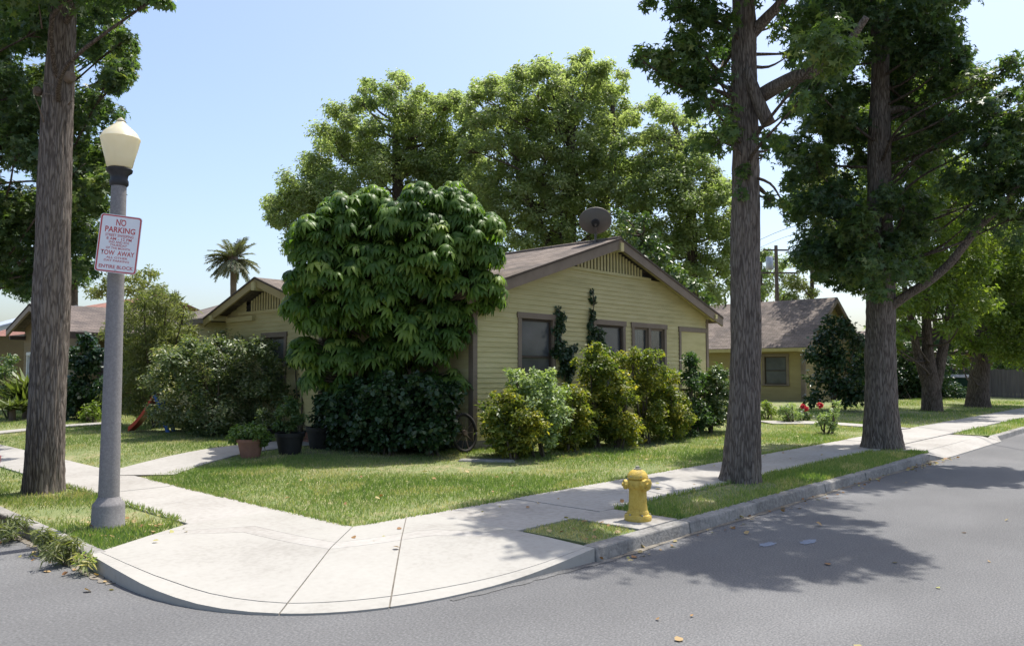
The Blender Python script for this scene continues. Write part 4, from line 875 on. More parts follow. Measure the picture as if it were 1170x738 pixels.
# big camphor trees behind the bungalow
b = at(455, 455, 36); b[2] = .3
far_tree('camphor_tree', b, 'broad olive green tree behind the bungalow, left of the taller one',
    [[(455, 455, 24), (452, 330, 20), (455, 240, 14), (452, 140, 6)], [(453, 330, 12), (410, 260, 9), (370, 200, 5)], [(455, 320, 12), (500, 240, 8), (530, 180, 5)]],
    [(322, 232, 20), (315, 250, 12), (345, 215, 26), (362, 190, 22), (340, 255, 26), (335, 278, 16), (380, 160, 24), (398, 135, 22), (410, 170, 28), (440, 115, 22), (458, 92, 14), (470, 120, 22), (465, 150, 28), (430, 200, 30), (385, 210, 28), (490, 145, 24), (505, 120, 16), (515, 165, 26), (490, 190, 30), (530, 200, 26), (540, 170, 18), (545, 225, 24), (470, 230, 28), (420, 100, 12), (412, 118, 14), (372, 235, 26), (360, 265, 20), (520, 240, 26), (480, 105, 10), (560, 250, 22), (395, 250, 22), (528, 165, 18), (545, 190, 18), (550, 150, 14), (500, 200, 24), (440, 175, 24), (475, 190, 24), (350, 235, 22), (310, 235, 12), (425, 145, 18), (512, 120, 14), (526, 128, 15), (500, 115, 11), (520, 108, 9), (535, 145, 14), (510, 260, 24), (545, 275, 20)], 36, (-1.6, .3, 2.2), .16, .78, 'camphor', .66, spread=.42, subs=9, up=1.0, out=.8, grow=1.05)
b = at(650, 455, 32); b[2] = .3
far_tree('camphor_tree', b, 'tallest olive green tree behind the bungalow roof',
    [[(650, 455, 26), (648, 330, 22), (650, 230, 15), (655, 120, 7)], [(648, 320, 12), (600, 220, 9), (580, 130, 5)], [(650, 320, 12), (695, 220, 9), (700, 120, 5)]],
    [(545, 108, 14), (560, 100, 18), (580, 95, 20), (575, 130, 26), (605, 82, 18), (620, 75, 14), (612, 110, 28), (640, 90, 22), (665, 68, 16), (672, 85, 22), (655, 115, 28), (690, 80, 14), (700, 105, 20), (712, 85, 9), (718, 130, 18), (690, 140, 28), (722, 160, 16), (640, 150, 32), (595, 160, 30), (560, 165, 20), (570, 195, 22), (610, 200, 30), (655, 195, 32), (700, 185, 28), (725, 200, 16), (585, 225, 24), (625, 240, 28), (670, 235, 28), (712, 230, 24), (600, 255, 22), (640, 265, 24), (590, 275, 14), (735, 235, 14), (555, 275, 14), (570, 250, 20), (545, 140, 14), (535, 170, 14), (548, 205, 18), (560, 225, 18), (620, 180, 26), (680, 165, 26), (640, 220, 26), (690, 210, 24), (600, 135, 22), (540, 112, 11), (535, 125, 11), (605, 278, 18), (630, 285, 20), (660, 282, 20), (690, 270, 20), (565, 290, 16), (715, 262, 16)], 32, (-1.8, .3, 2.2), .15, .78, 'camphor', .7, spread=.42, subs=9, up=1.0, out=.8, grow=1.05)
b = at(790, 455, 30); b[2] = .3
far_tree('camphor_tree', b, 'green tree behind the right gable slope and hydrant tree',
    [[(790, 455, 20), (790, 330, 15), (788, 220, 10), (770, 140, 5)]],
    [(748, 118, 13), (758, 130, 17), (745, 155, 17), (765, 165, 24), (785, 135, 14), (800, 160, 18), (795, 195, 26), (755, 200, 24), (735, 225, 18), (775, 230, 28), (815, 220, 24), (745, 260, 24), (785, 265, 28), (822, 260, 26), (760, 290, 22), (800, 300, 24), (830, 300, 20), (735, 280, 18), (780, 315, 18), (815, 330, 18), (840, 240, 14), (720, 265, 14), (838, 325, 10), (735, 185, 18), (725, 215, 16), (770, 195, 24), (800, 230, 22), (830, 215, 16), (838, 285, 14)], 30, (-1.2, .2, 1.8), .15, .78, 'camphor', .66, spread=.42, subs=9, up=1.0, out=.8, grow=1.05)
b = at(735, 455, 24.5); b[2] = .3
far_tree('glossy_shrub_tree', b, 'brighter green leafy tree just behind the right slope of the front gable',
    [[(735, 455, 10), (735, 330, 7), (733, 270, 4)]],
    [(715, 262, 14), (735, 275, 18), (752, 295, 18), (770, 312, 16), (790, 328, 14), (728, 300, 20), (745, 320, 18), (712, 245, 9), (775, 340, 14), (735, 250, 10), (806, 342, 10)], 24.5, (-.5, .8), .16, .65, 'rose', .35)
b = at(165, 455, 58); b[2] = .2
far_tree('pale_tree', b, 'pale yellow-green tree on the skyline just right of the lamp post',
    [[(165, 455, 8), (165, 380, 6), (163, 325, 4)]], [(160, 318, 13), (175, 312, 10), (150, 330, 13), (185, 330, 10), (140, 318, 10), (168, 340, 16), (125, 325, 14), (130, 305, 12), (198, 342, 8), (112, 335, 12)], 58, (-1.2, 1.2), .26, .5, 'pale', .5)
b = at(95, 455, 60); b[2] = .2
far_tree('backyard_tree', b, 'dark tree showing above the tan bungalow roof by the near trunk',
    [[(84, 455, 9), (84, 350, 9), (85, 300, 6)]], [(90, 320, 14), (75, 310, 14), (100, 305, 12), (60, 325, 16), (30, 330, 16), (10, 325, 16)], 60, (-1, 1.2), .27, .6, 'gum', .45)

# palm far behind the porch gable
pd = 78.; pb = at(267, 440, pd); pb[2] = .2
palm = empty('palm_tree', pb, 'single feather palm on the skyline above the porch roof', 'tree'); l0 = np.array(pb)
trunk_mesh('trunk', [(*at(267, 455, pd), .33), (*at(267, 380, pd), .29), (*at(266.5, 302, pd), .29)], M['wood'], palm, ring=.3, seg=16, amp=.02, loc=l0, seed=3)
Pp = []; Np = []; Ap = []; Sp = []; Tp = []; mbp = MB(); hd = at(266.5, 297, pd)
mbp.lathe([(.25, -.6), (.5, -.2), (.5, .2), (.2, .5)], hd-l0, 12)
for k in range(70):
    az = RNG.uniform(0, 2*math.pi); el = R(RNG.uniform(-38, 82)); d = np.array([math.cos(az)*math.cos(el), math.sin(az)*math.cos(el), math.sin(el)])
    ln = 2.7*RNG.uniform(.85, 1.1); pts = []
    p = hd+d*.2; dv = d.copy()
    for j in range(12): pts.append(p.copy()); dv = nrm(dv+np.array([0, 0, -.075])); p = p+dv*ln/12
    mbp.tube([q-l0 for q in pts], np.linspace(.04, .012, 12), 4)
    for j in range(2, 12):
        tg = nrm(pts[j]-pts[j-1]); sd_ = nrm(np.cross(tg, [0, 0, 1.])); lu = np.cross(sd_, tg)
        for s in (-1, 1):
            for q in range(3):
                Pp.append(pts[j-1]+(pts[j]-pts[j-1])*q/3); Ap.append(sd_*s*.9+tg*.7-np.array([0, 0, .25])); Np.append(lu+RNG.normal(size=3)*.15); Sp.append(.62*(1-.5*abs(j-6)/7)); Tp.append(RNG.normal(.4+.2*(el < 0), .15))
mbp.build('frond_stalk', M['wood'], palm); leaf_mesh('crown', np.array(Pp)-l0, np.array(Np), np.array(Ap), np.array(Sp), np.array(Tp), T_LONG, L['palm'], palm)

# far-off belt of trees round the neighbourhood
P_, N_, A_, S_, T_ = scatter([((130*math.cos(a)+RNG.uniform(-15, 15), 130*math.sin(a)+RNG.uniform(-15, 15), RNG.uniform(1.5, 4.5)), RNG.uniform(3, 5)) for a in np.linspace(R(-12), R(105), 95)], .7, .5, RNG)
tag(leaf_mesh('distant_trees', P_, N_, A_, S_, T_, T_LEAF, L['camphor']), 'far belt of green trees beyond the houses', 'trees', kind='stuff')

# ------------------------------------------------------------------ shrubs round the house
def shrub(name, base, label, cat, lobes, size, lai, lm, tmpl=T_LEAF, group=None, tm=.4, stems=5, **kw):
    t = empty(name, base, label, cat, group); l0 = np.array(t.location)
    mb = MB()
    for k in range(stems):
        c, r = lobes[k % len(lobes)]; c = np.array(c); s = np.array([l0[0]+RNG.normal()*.08, l0[1]+RNG.normal()*.08, l0[2]-.05])
        mb.tube(smooth_path([s, (s+c)/2+RNG.normal(size=3)*.06, c, c+RNG.normal(size=3)*r*.4], 7)-l0, np.linspace(.028, .006, 7), 6)
    mb.build('stem', M['twig'], t)
    crown(t, lobes, size, lai, L[lm], tmpl, RNG, name='foliage', tmean=tm, **kw)
    return t
def lz(p): return lawn_z(p[0], p[1])-.03
def based(x, y, z=.25): p = gp(x, y, z); p[2] = lz(p); return p
# umbrella tree
ub = at(452, 512, 16.4); ub[2] = lz(ub); ut = empty('umbrella_tree', ub, 'large umbrella tree with drooping glossy leaflets covering the front wall', 'tree'); l0 = np.array(ub)
for k, pts in enumerate(([(452, 515, 16), (450, 450, 11), (445, 380, 8), (440, 280, 5)], [(440, 515, 10), (420, 440, 8), (385, 350, 6), (360, 270, 4)], [(462, 515, 11), (485, 440, 8), (520, 360, 6), (540, 300, 4)])):
    trunk_mesh('trunk' if k == 0 else 'stem', [(*at(x, y, 16.4), w_*16.4/FPX/2) for x, y, w_ in pts], M['wood'], ut, ring=.12, seg=16, amp=.008, loc=l0, seed=k)
ulob = [(385, 250, 26), (425, 240, 26), (362, 270, 22), (405, 265, 30), (470, 238, 26), (510, 238, 26), (535, 246, 20), (485, 262, 28), (548, 268, 18), (450, 258, 28), (355, 285, 22), (390, 290, 32), (440, 295, 34), (490, 295, 34), (530, 282, 28), (556, 300, 20),
        (345, 325, 20), (380, 325, 34), (425, 335, 34), (475, 335, 34), (520, 325, 32), (552, 325, 20), (562, 345, 10), (340, 355, 14), (365, 362, 28), (410, 372, 34), (460, 375, 36), (505, 368, 32), (540, 358, 20), (350, 392, 20), (390, 405, 28), (435, 412, 30), (480, 412, 30), (520, 402, 20), (355, 415, 12), (400, 432, 16), (445, 440, 18), (490, 438, 18), (332, 350, 8)]
RN0 = RNG; RNG = np.random.default_rng(77)
ulob += [(455, 300, 30), (520, 300, 28), (500, 300, 24), (420, 310, 28), (540, 280, 20), (515, 262, 22), (400, 345, 28), (500, 345, 28), (440, 265, 24), (370, 380, 22), (395, 448, 18), (440, 456, 18), (482, 450, 18), (516, 430, 16), (355, 432, 12)]
UP_, UN_, UA_, US_, UT_ = [], [], [], [], []
ulob += [] if True else [(420, 335, 34), (475, 335, 34), (525, 335, 30), (370, 338, 30), (415, 395, 30), (478, 400, 34), (500, 415, 28), (525, 375, 24), (365, 392, 24), (455, 265, 30), (410, 275, 26), (540, 270, 24), (345, 290, 20), (500, 440, 20), (445, 440, 20), (398, 440, 16)]
for (x, y, r) in ulob:
    x += RNG.normal()*4; y += RNG.normal()*(3 if y < 280 else 7)-5; r *= RNG.uniform(.85, 1.1); fr = -1.15+.004*max(0, y-300)
    for dz in (fr, fr+1.1, fr+2.2):
        c = at(x, y, 16.4+dz+RNG.uniform(-.35, .35)); rr_ = r*16.4/FPX; n = int(80*(rr_/.6)**2)+4
        d = nrm(RNG.normal(size=(n, 3))); d[:, 2] = np.abs(d[:, 2])*.8-.25+RNG.normal(size=n)*.2
        p = c+nrm(d)*rr_*RNG.uniform(.7, 1.0, (n, 1))
        UP_.append(p); UN_.append(np.array([0, 0, 1.])+nrm(d)*.55+RNG.normal(size=(n, 3))*.22); UA_.append(RNG.normal(size=(n, 3))); US_.append(RNG.uniform(.15, .33, n)); UT_.append(RNG.normal(.45, .24, n))
UP_ = np.concatenate(UP_); leaf_mesh('crown', UP_-l0, np.concatenate(UN_), np.concatenate(UA_), np.concatenate(US_), np.concatenate(UT_), T_UMB, L['umbrella'], ut)
mb = MB()
for p in UP_[::3]:
    e = p+(l0+np.array([0, 0, max(1.2, p[2]-.9)])-p)*.28; mb.tube([p-l0, e-l0], [.008, .014], 4)
tag(mb.build('leaf_stalk', M['twig'], ut), kind='stuff'); RNG = RN0
# shaded plants under it
for k, (x, y, lb_, lo) in enumerate([(400, 515, 'dark leafy shrub in shade left under the umbrella tree', [(395, 480, 20), (412, 495, 18), (385, 500, 14), (400, 458, 18), (378, 462, 16), (415, 450, 14)]), (445, 520, 'dark leafy shrub in shade under the middle of the umbrella tree', [(440, 470, 24), (455, 492, 22), (430, 498, 18), (435, 448, 18), (460, 450, 16)]),
        (495, 520, 'dark leafy shrub in shade right under the umbrella tree', [(495, 470, 22), (485, 495, 20), (505, 498, 14), (488, 448, 17), (510, 455, 14)])]):
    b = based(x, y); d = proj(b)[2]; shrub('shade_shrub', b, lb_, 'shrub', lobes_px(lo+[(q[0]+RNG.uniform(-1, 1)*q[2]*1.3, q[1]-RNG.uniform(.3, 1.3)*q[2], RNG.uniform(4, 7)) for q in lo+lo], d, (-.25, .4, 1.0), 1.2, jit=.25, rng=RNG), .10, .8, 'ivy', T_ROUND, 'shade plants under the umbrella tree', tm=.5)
# row in front of the gable wall
row = [('gold_tip_shrub', 590, 520, 'gold-tipped shrub at the left end of the wall planting, beside the wheel', [(575, 470, 20), (600, 475, 20), (572, 495, 16), (598, 498, 18), (560, 480, 10), (618, 490, 14), (590, 455, 14)], 'goldtip', .075, .5),
       ('pale_shrub', 615, 517, 'pale green fine leaved shrub spilling over the gold-tipped one by the screened window', [(590, 432, 9), (605, 440, 13), (622, 438, 12), (612, 458, 16), (632, 455, 13), (640, 470, 12), (595, 448, 9), (625, 478, 14)], 'limey', .075, .5),
       ('gold_tip_shrub', 655, 512, 'rounded gold-tipped shrub below the first climbing vine', [(655, 455, 15), (645, 478, 16), (668, 475, 14), (655, 495, 16), (635, 495, 12)], 'goldtip', .075, .5),
       ('gold_tip_shrub', 683, 508, 'tallest gold-tipped shrub, reaching the side door lintel', [(682, 405, 13), (675, 425, 17), (693, 420, 13), (684, 450, 18), (678, 480, 18), (695, 490, 14)], 'goldtip', .075, .45),
       ('gold_tip_shrub', 705, 508, 'low gold-tipped shrub in front of the tallest pair', [(705, 440, 14), (716, 455, 15), (700, 468, 16), (718, 485, 16)], 'goldtip', .075, .5),
       ('gold_tip_shrub', 738, 502, 'broad gold-tipped shrub beneath the paired windows', [(722, 415, 14), (740, 418, 15), (748, 440, 17), (728, 442, 16), (742, 468, 18), (728, 486, 14)], 'goldtip', .07, .45),
       ('gold_tip_shrub', 768, 499, 'narrow gold-tipped shrub between the paired windows and boarded panel', [(765, 432, 10), (768, 450, 13), (760, 470, 14), (776, 475, 14), (765, 488, 12)], 'goldtip', .07, .5),
       ('rose_bush', 787, 495, 'dark green bush in front of the boarded panel', [(790, 415, 9), (786, 435, 11), (797, 440, 10), (790, 460, 12)], 'gum', .08, .1),
       ('rose_bush', 812, 492, 'white-speckled glossy bush at the far corner of the gable wall', [(805, 435, 11), (818, 430, 10), (826, 445, 12), (808, 455, 15), (822, 468, 14), (805, 478, 13), (834, 470, 10), (795, 470, 10)], 'rose', .08, .55)]
for nm, x, y, lb_, lo, lm, sz, tm in row:
    lo = lo+[(lo[k % len(lo)][0]+RNG.uniform(-1, 1)*lo[k % len(lo)][2]*1.1, lo[k % len(lo)][1]-RNG.uniform(.5, 1.15)*lo[k % len(lo)][2], RNG.uniform(3, 6)) for k in range(len(lo)+3)]+[(x+RNG.uniform(-20, 20), y-RNG.uniform(4, 26), RNG.uniform(8, 12)) for k in range(4)]
    b = based(x, y, .3); d = proj(b)[2]
    shrub(nm, b, lb_, 'shrub', lobes_px(lo, d, (-.12, .3, .75), 1.25, jit=.12, rng=RNG), sz*1.12, .7, lm, T_LEAF, 'shrubs along the gable wall', tm=tm, up=.8, droop=-.2, spread=.44, subs=7)
# climbing vines on the wall
for k, (lb_, lo) in enumerate([('dark climbing vine to the right of the screened window', [(639, 352, 2.5), (640, 360, 4), (641, 370, 6), (640, 382, 8), (643, 395, 9), (648, 408, 9), (652, 420, 8), (637, 395, 7), (650, 400, 6), (645, 425, 8)]),
        ('dark climbing vine reaching highest, beside the side door', [(678, 333, 2.5), (678, 342, 3.5), (677, 352, 3), (678, 362, 4), (679, 372, 5), (682, 380, 7), (685, 390, 8), (678, 395, 7), (688, 402, 8)])]):
    lob = []
    for x, y, r in lo: q = ray(x, y); tt = (HY0-.09)/q[1]; p = EYE+q*tt; lob.append((p+RNG.normal(size=3)*np.array([.05, 0, .03]), 1.5*r*tt/FPX))
    b = np.array([lob[-1][0][0], HY0-.1, .3]); b[2] = lz(b)
    v = empty('climbing_vine', b, lb_, 'vine', 'vines on the gable wall'); l0 = np.array(v.location)
    P, N, A, S, T = scatter(lob, .085, .8, RNG, up=.2, out=.3, flat=1, droop=.5, tmean=.4, subs=6); P[:, 1] = HY0-.03-np.abs(P[:, 1]-HY0+.05)*.6; N[:, 1] -= .9
    leaf_mesh('foliage', P-l0, N, A, S, T, T_ROUND, L['ivy'], v)
    mb = MB(); mb.tube([np.array([0, 0, 0])]+[c-l0 for c, r in lob[::-1]], .012, 5); mb.build('stem', M['twig'], v)
# left shrubs
b = based(248, 498); d = proj(b)[2]
shrub('hawthorn_bush', b, 'big rounded bush with pinkish white leaf tips before the porch gable', 'bush', lobes_px([(195, 410, 24), (222, 398, 18), (250, 400, 22), (280, 398, 18), (305, 402, 20), (318, 420, 16), (190, 440, 24), (225, 430, 30), (265, 430, 32), (300, 440, 28), (318, 455, 16), (205, 470, 26), (245, 470, 28), (285, 475, 24), (180, 425, 12), (175, 470, 12), (310, 480, 12), (230, 490, 16), (265, 490, 14)], d, (-.3, .7, 1.6), jit=.2, rng=RNG), .09, .85, 'hawthorn', T_LEAF, tm=.48, stems=9, up=.8, droop=-.2)
b = based(180, 489); d = proj(b)[2]
shrub('willow_shrub', b, 'tall feathery grey-green shrub behind the toy slide', 'shrub', lobes_px([(165, 345, 16), (190, 350, 18), (210, 358, 14), (150, 365, 16), (180, 375, 24), (205, 385, 16), (150, 400, 20), (175, 410, 24), (160, 435, 20), (185, 440, 22), (150, 460, 16), (175, 470, 16), (135, 390, 12), (200, 340, 8), (180, 335, 10), (130, 375, 14), (140, 350, 10), (140, 430, 16), (130, 455, 14), (160, 390, 20), (190, 400, 20), (215, 380, 12)], d, (-.4, .6, 1.5), jit=.3, rng=RNG), .17, 1.5, 'willow', T_LONG, tm=.5, stems=9, up=.3, droop=.1)
b = based(104, 483); d = proj(b)[2]
shrub('small_shrub', b, 'small yellow-green shrub on the lawn edge just left of the lamp post', 'shrub', lobes_px([(104, 468, 9), (98, 474, 7), (112, 474, 7), (107, 462, 6)], d, (0, .3), jit=.1, rng=RNG), .1, .7, 'light', T_LEAF, tm=.4)
b = based(95, 480); d = proj(b)[2]
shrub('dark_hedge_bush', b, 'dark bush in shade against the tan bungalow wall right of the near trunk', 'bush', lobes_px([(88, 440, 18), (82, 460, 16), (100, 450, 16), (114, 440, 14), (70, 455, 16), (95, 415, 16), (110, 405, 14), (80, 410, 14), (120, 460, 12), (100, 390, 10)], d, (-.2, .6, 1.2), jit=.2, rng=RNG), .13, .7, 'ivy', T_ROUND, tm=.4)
b = based(8, 478); d = proj(b)[2]
shrub('leafy_shrub', b, 'bright green rounded shrub at the left edge before the tan bungalow', 'shrub', lobes_px([(5, 425, 14), (10, 445, 14), (-5, 455, 14), (12, 410, 9), (-10, 435, 14), (18, 460, 10)], d, (-.2, .6), jit=.2, rng=RNG), .13, .65, 'rose', T_LEAF, tm=.45)
for k, (x, y, top, lb_) in enumerate([(29, 478, 405, 'spiky sword-leaved plant touching the near trunk, before the tan bungalow'), (14, 480, 440, 'lower spiky plant at the left edge before the tan bungalow')]):
    b = based(x, y); d = proj(b)[2]; v = empty('spiky_plant', b, lb_, 'plant', 'spiky plants on the neighbour lawn'); l0 = np.array(b)
    h_ = (y-top)*d/FPX; ps, ns_, as_, ss, ts = [], [], [], [], []
    for q in range(3):
        hc = b+np.array([RNG.normal()*.25, RNG.normal()*.25, h_*RNG.uniform(.25, .55)])
        for j in range(60):
            dd_ = nrm(RNG.normal(size=3)+np.array([0, 0, .7])); ps.append(hc-l0); as_.append(dd_); ns_.append(np.array([0, 0, 1.])+RNG.normal(size=3)*.2); ss.append(h_*.55*RNG.uniform(.6, 1.1)); ts.append(RNG.normal(.5, .2))
    leaf_mesh('foliage', np.array(ps), np.array(ns_), np.array(as_), np.array(ss), np.array(ts), T_BLADE, L['yucca'], v)
    mb = MB(); mb.tube([(0, 0, -.1), (0, 0, h_*.4)], [.12, .08], 8); mb.build('stem', M['wood'], v)
b = based(345, 500); d = proj(b)[2]  # shrub added to darken the corner where the wall lies in shade
shrub('added_porch_shrub', b, 'added dark shrub standing in for shade in the porch corner left of the umbrella tree', 'shrub', lobes_px([(338, 410, 12), (345, 430, 15), (352, 450, 15), (338, 465, 12), (355, 400, 12), (362, 425, 12)], d+.8, (-.2, .6), jit=.1, rng=RNG), .11, .9, 'ivy', T_ROUND, tm=.4)
# cottage planting
for k, (x, y, lb_, lm, sz, lo) in enumerate([
    (955, 470, 'big dark shrub smothering the cottage gable wall', 'ivy', .2, [(945, 385, 16), (965, 375, 14), (980, 390, 14), (935, 405, 16), (958, 410, 22), (980, 420, 18), (940, 435, 18), (965, 445, 20), (985, 450, 14), (930, 455, 12), (950, 365, 8)]),
    (876, 480, 'yellow-green young shrub by the cottage wall behind the hydrant tree', 'light', .1, [(876, 463, 7), (882, 470, 7), (870, 472, 6)]),
    (902, 482, 'pale rose bush beside the path near the cottage corner', 'limey', .09, [(895, 468, 7), (905, 465, 6), (900, 476, 7), (912, 474, 6)]),
    (918, 480, 'rose bush with pink blooms before the dark cottage shrub', 'rose', .09, [(916, 470, 6), (922, 474, 6), (912, 476, 5)]),
    (946, 492, 'taller rose bush with a red bloom at the path edge by the second street tree', 'limey', .085, [(944, 478, 9), (952, 470, 7), (938, 482, 6), (956, 460, 4), (950, 484, 7)])]):
    b = based(x, y, .25); d = proj(b)[2]
    v = shrub('cottage_shrub' if k == 0 else 'rose_bush' if k > 1 else 'young_shrub', b, lb_, 'shrub', lobes_px(lo, d, (-.1, .3), jit=.1, rng=RNG), sz, .9, lm, T_LEAF, 'plants before the cottage', tm=.45)
    if k in (3, 4):
        for (fx, fy) in (((917, 464), (921, 467)) if k == 3 else ((937, 463),)):
            c = at(fx, fy, d-.25)-np.array(b); n = 30; dv = nrm(RNG.normal(size=(n, 3))); leaf_mesh('flower', c+dv*.02, dv, RNG.normal(size=(n, 3)), np.full(n, .10), RNG.uniform(0, 1, n), T_ROUND, L['flower'], v)
# hedge mass beyond the cottage
b = based(1040, 458, .2); d = 44
shrub('hedge', b, 'dark clipped hedge in deep shade between the two far trunks', 'hedge', lobes_px([(1010, 440, 18), (1030, 430, 20), (1050, 435, 18), (1075, 440, 16), (1000, 450, 14), (1035, 450, 16), (1090, 445, 12), (1015, 410, 18), (1045, 405, 18), (1070, 415, 16)], d, (-.5, .6, 1.6), jit=.3, rng=RNG), .2, .7, 'ivy', T_LEAF, tm=.5)

# ------------------------------------------------------------------ pots, toy slide, wheel
def pot(name, x, y, zb, label, rb, rt, h, mat, lobes, lm, sz, group='plant pots by the garden path', d_add=0, base=None):
    b = based(x, y) if base is None else np.array(base); t = empty(name, b, label, 'potted plant', group)
    mb = MB(); mb.lathe([(rb, 0), (rt*.97, h*.82), (rt*1.06, h*.83), (rt*1.08, h), (rt*.95, h), (rt*.9, h*.88), (.02, h*.88)], n=24); mb.build('pot', M[mat], t, smooth=True)
    d = proj(b)[2]; lob = lobes_px(lobes, d, (-.06, .12), jit=.04, rng=RNG)
    mb = MB()
    for c, r in lob[:5]: mb.tube([(0, 0, h*.85), c-b], [.014, .006], 5)
    mb.build('stem', M['twig'], t)
    crown(t, lob, sz, 1.0, L[lm], T_LEAF, RNG, name='foliage', tmean=.45, up=.9)
pot('potted_plant', 286, 521, 0, 'round green plant in a terracotta pot at the end of the garden path', .17, .24, .36, 'terra', [(275, 494, 12), (290, 491, 12), (300, 497, 10), (269, 499, 8), (285, 500, 12), (302, 503, 7)], 'pot', .065)
pot('potted_plant', 331, 518, 0, 'tall leafy plant in a wide black pot in front of the brick steps', .2, .27, .42, 'blackpot', [(322, 470, 9), (335, 465, 10), (330, 485, 10), (342, 478, 9), (318, 485, 7), (330, 458, 6)], 'gum', .075)
pot('potted_plant', 304, 505, 0, 'pinkish white flowering plant in a small dark pot behind the round one', .12, .16, .3, 'blackpot', [(303, 470, 7), (300, 478, 7), (308, 482, 6)], 'hawthorn', .06)
pot('potted_plant', 368, 512, 0, 'spreading shaded plant in a black tub right of the brick steps', .25, .32, .45, 'blackpot', [(362, 478, 10), (375, 474, 11), (385, 482, 8), (368, 484, 9)], 'ivy', .08)
pot('potted_plant', 338, 500, 0, 'small orange pot with a trailing plant standing on the steps', .07, .11, .2, 'terra', [(338, 482, 4), (334, 484, 3)], 'pot', .05, base=(9.72, 14.9, .33))
# toy slide
sb_ = based(182, 493); ts = empty('toy_slide', sb_, 'red and blue plastic toy slide on the lawn before the dark bush', 'toy slide')
ts.rotation_euler.z = R(-47)
mb = MB()
def sl_pt(t_): return (-.12-.62*t_, .0, .92-.86*t_+.10*math.sin(math.pi*t_)*-1)
vs = []; fs = []
for i in range(13):
    x, y, z = sl_pt(i/12); vs += [(x, -.19, z+.09), (x, -.17, z+.09), (x, -.16, z), (x, .16, z), (x, .17, z+.09), (x, .19, z+.09), (x, .19, z-.03), (x, -.19, z-.03)]
for i in range(12):
    for k in range(8): fs.append((i*8+k, i*8+(k+1) % 8, i*8+8+(k+1) % 8, i*8+8+k))
fs += [tuple(range(8)), tuple(range(96, 104))[::-1]]; mb.add(vs, fs); mb.build('chute', M['red'], ts)
mb = MB()
for s in (-.17, .17): mb.hexa([(.26, s-.035, 0), (.36, s-.035, 0), (.36, s+.035, 0), (.26, s+.035, 0), (-.1, s-.03, .98), (-.02, s-.03, .98), (-.02, s+.03, .98), (-.1, s+.03, .98)])
mb.build('side_rail', M['blue'], ts, bevel=.01)
mb = MB()
for k in range(3): f = .22+k*.26; mb.box(.29-.36*f, .36-.36*f, -.134, .134, f, f+.045)
mb.box(-.16, -.02, -.134, .134, .9, .94); mb.build('step', M['blue'], ts)
# old wheel leaning by the house corner
wb = at(532, 517, 15.1); wb[2] = lawn_z(wb[0], wb[1]); wh = empty('old_wheel', wb, 'dark old wheel leaning upright against the house corner', 'wheel'); wh.rotation_euler = (R(-8), 0, R(-12))
mb = MB(); nn_ = 40; mb2 = []
ringp = [(.36*math.cos(2*math.pi*i/nn_), 0, .36*math.sin(2*math.pi*i/nn_)+.38) for i in range(nn_+1)]
mb.tube([(p[0]*.74, p[1], p[2]) for p in ringp], .034, 8); mb.build('tyre', M['rubber'], wh, smooth='all')
mb = MB(); mb.lathe([(.05, -.05), (.06, 0), (.05, .05)], (0, 0, .38), 12, (0, 1, 0))
for k in range(10): a = 2*math.pi*k/10; mb.tube([(0, 0, .38), (.25*math.cos(a), 0, .38+.34*math.sin(a))], .008, 5)
mb.build('spoke', M['wood'], wh)
st_ = based(555, 524); mb = MB(); mb.hexa([(-.55, -.12, -.03), (.55, -.15, -.03), (.5, .14, -.03), (-.5, .16, -.03), (-.5, -.1, .05), (.52, -.12, .045), (.45, .1, .05), (-.45, .12, .05)]); o = mb.build('edging_stone', M['kerbc'], bevel=.02); o.location = st_; o.rotation_euler.z = R(-43); tag(o, 'long flat pale edging stone in the grass right of the old wheel', 'stone')

# ------------------------------------------------------------------ utility pole, wires, parked car
up = at(890, 440, 58); up[2] = .2; upo = empty('utility_pole', up, 'brown wooden utility pole with grey transformer behind the cottage roof', 'utility pole'); zt_ = at(890, 279, 58)[2]-.2
mb = MB(); mb.lathe([(.19, 0), (.17, 4), (.13, zt_)], n=14); mb.build('pole', M['wood'], upo, smooth=True)
mb = MB(); mb.bar((-1.1, 1.1, zt_-2.1), (1.1, -1.1, zt_-2.1), .1, .12); mb.bar((-.7, .7, zt_-.35), (.7, -.7, zt_-.35), .1, .12); mb.build('crossarm', M['wood'], upo)
mb = MB(); mb.lathe([(.26, -.5), (.28, -.45), (.28, .42), (.22, .5)], (-.36, .36, zt_-1.35), 16); mb.build('transformer', M['alu'], upo, smooth=True)
wv = [(862, 277, 52), (900, 261, 42), (960, 248, 34), (1060, 243, 27), (1170, 222, 21), (1300, 190, 16)]
for k, (dy, lb_) in enumerate(((0, 'upper thin black overhead wire crossing behind the street trees'), (9, 'lower slack overhead wire between pole and trees'))):
    p = smooth_path([at(x, y+dy*(1 if i < 3 else .5), d) for i, (x, y, d) in enumerate(wv)], 30); mb = MB(); mb.tube(p, .014 if k == 0 else .010, 5)
    tag(mb.build('overhead_wire', M['rubber']), lb_, 'wire', 'overhead wires')
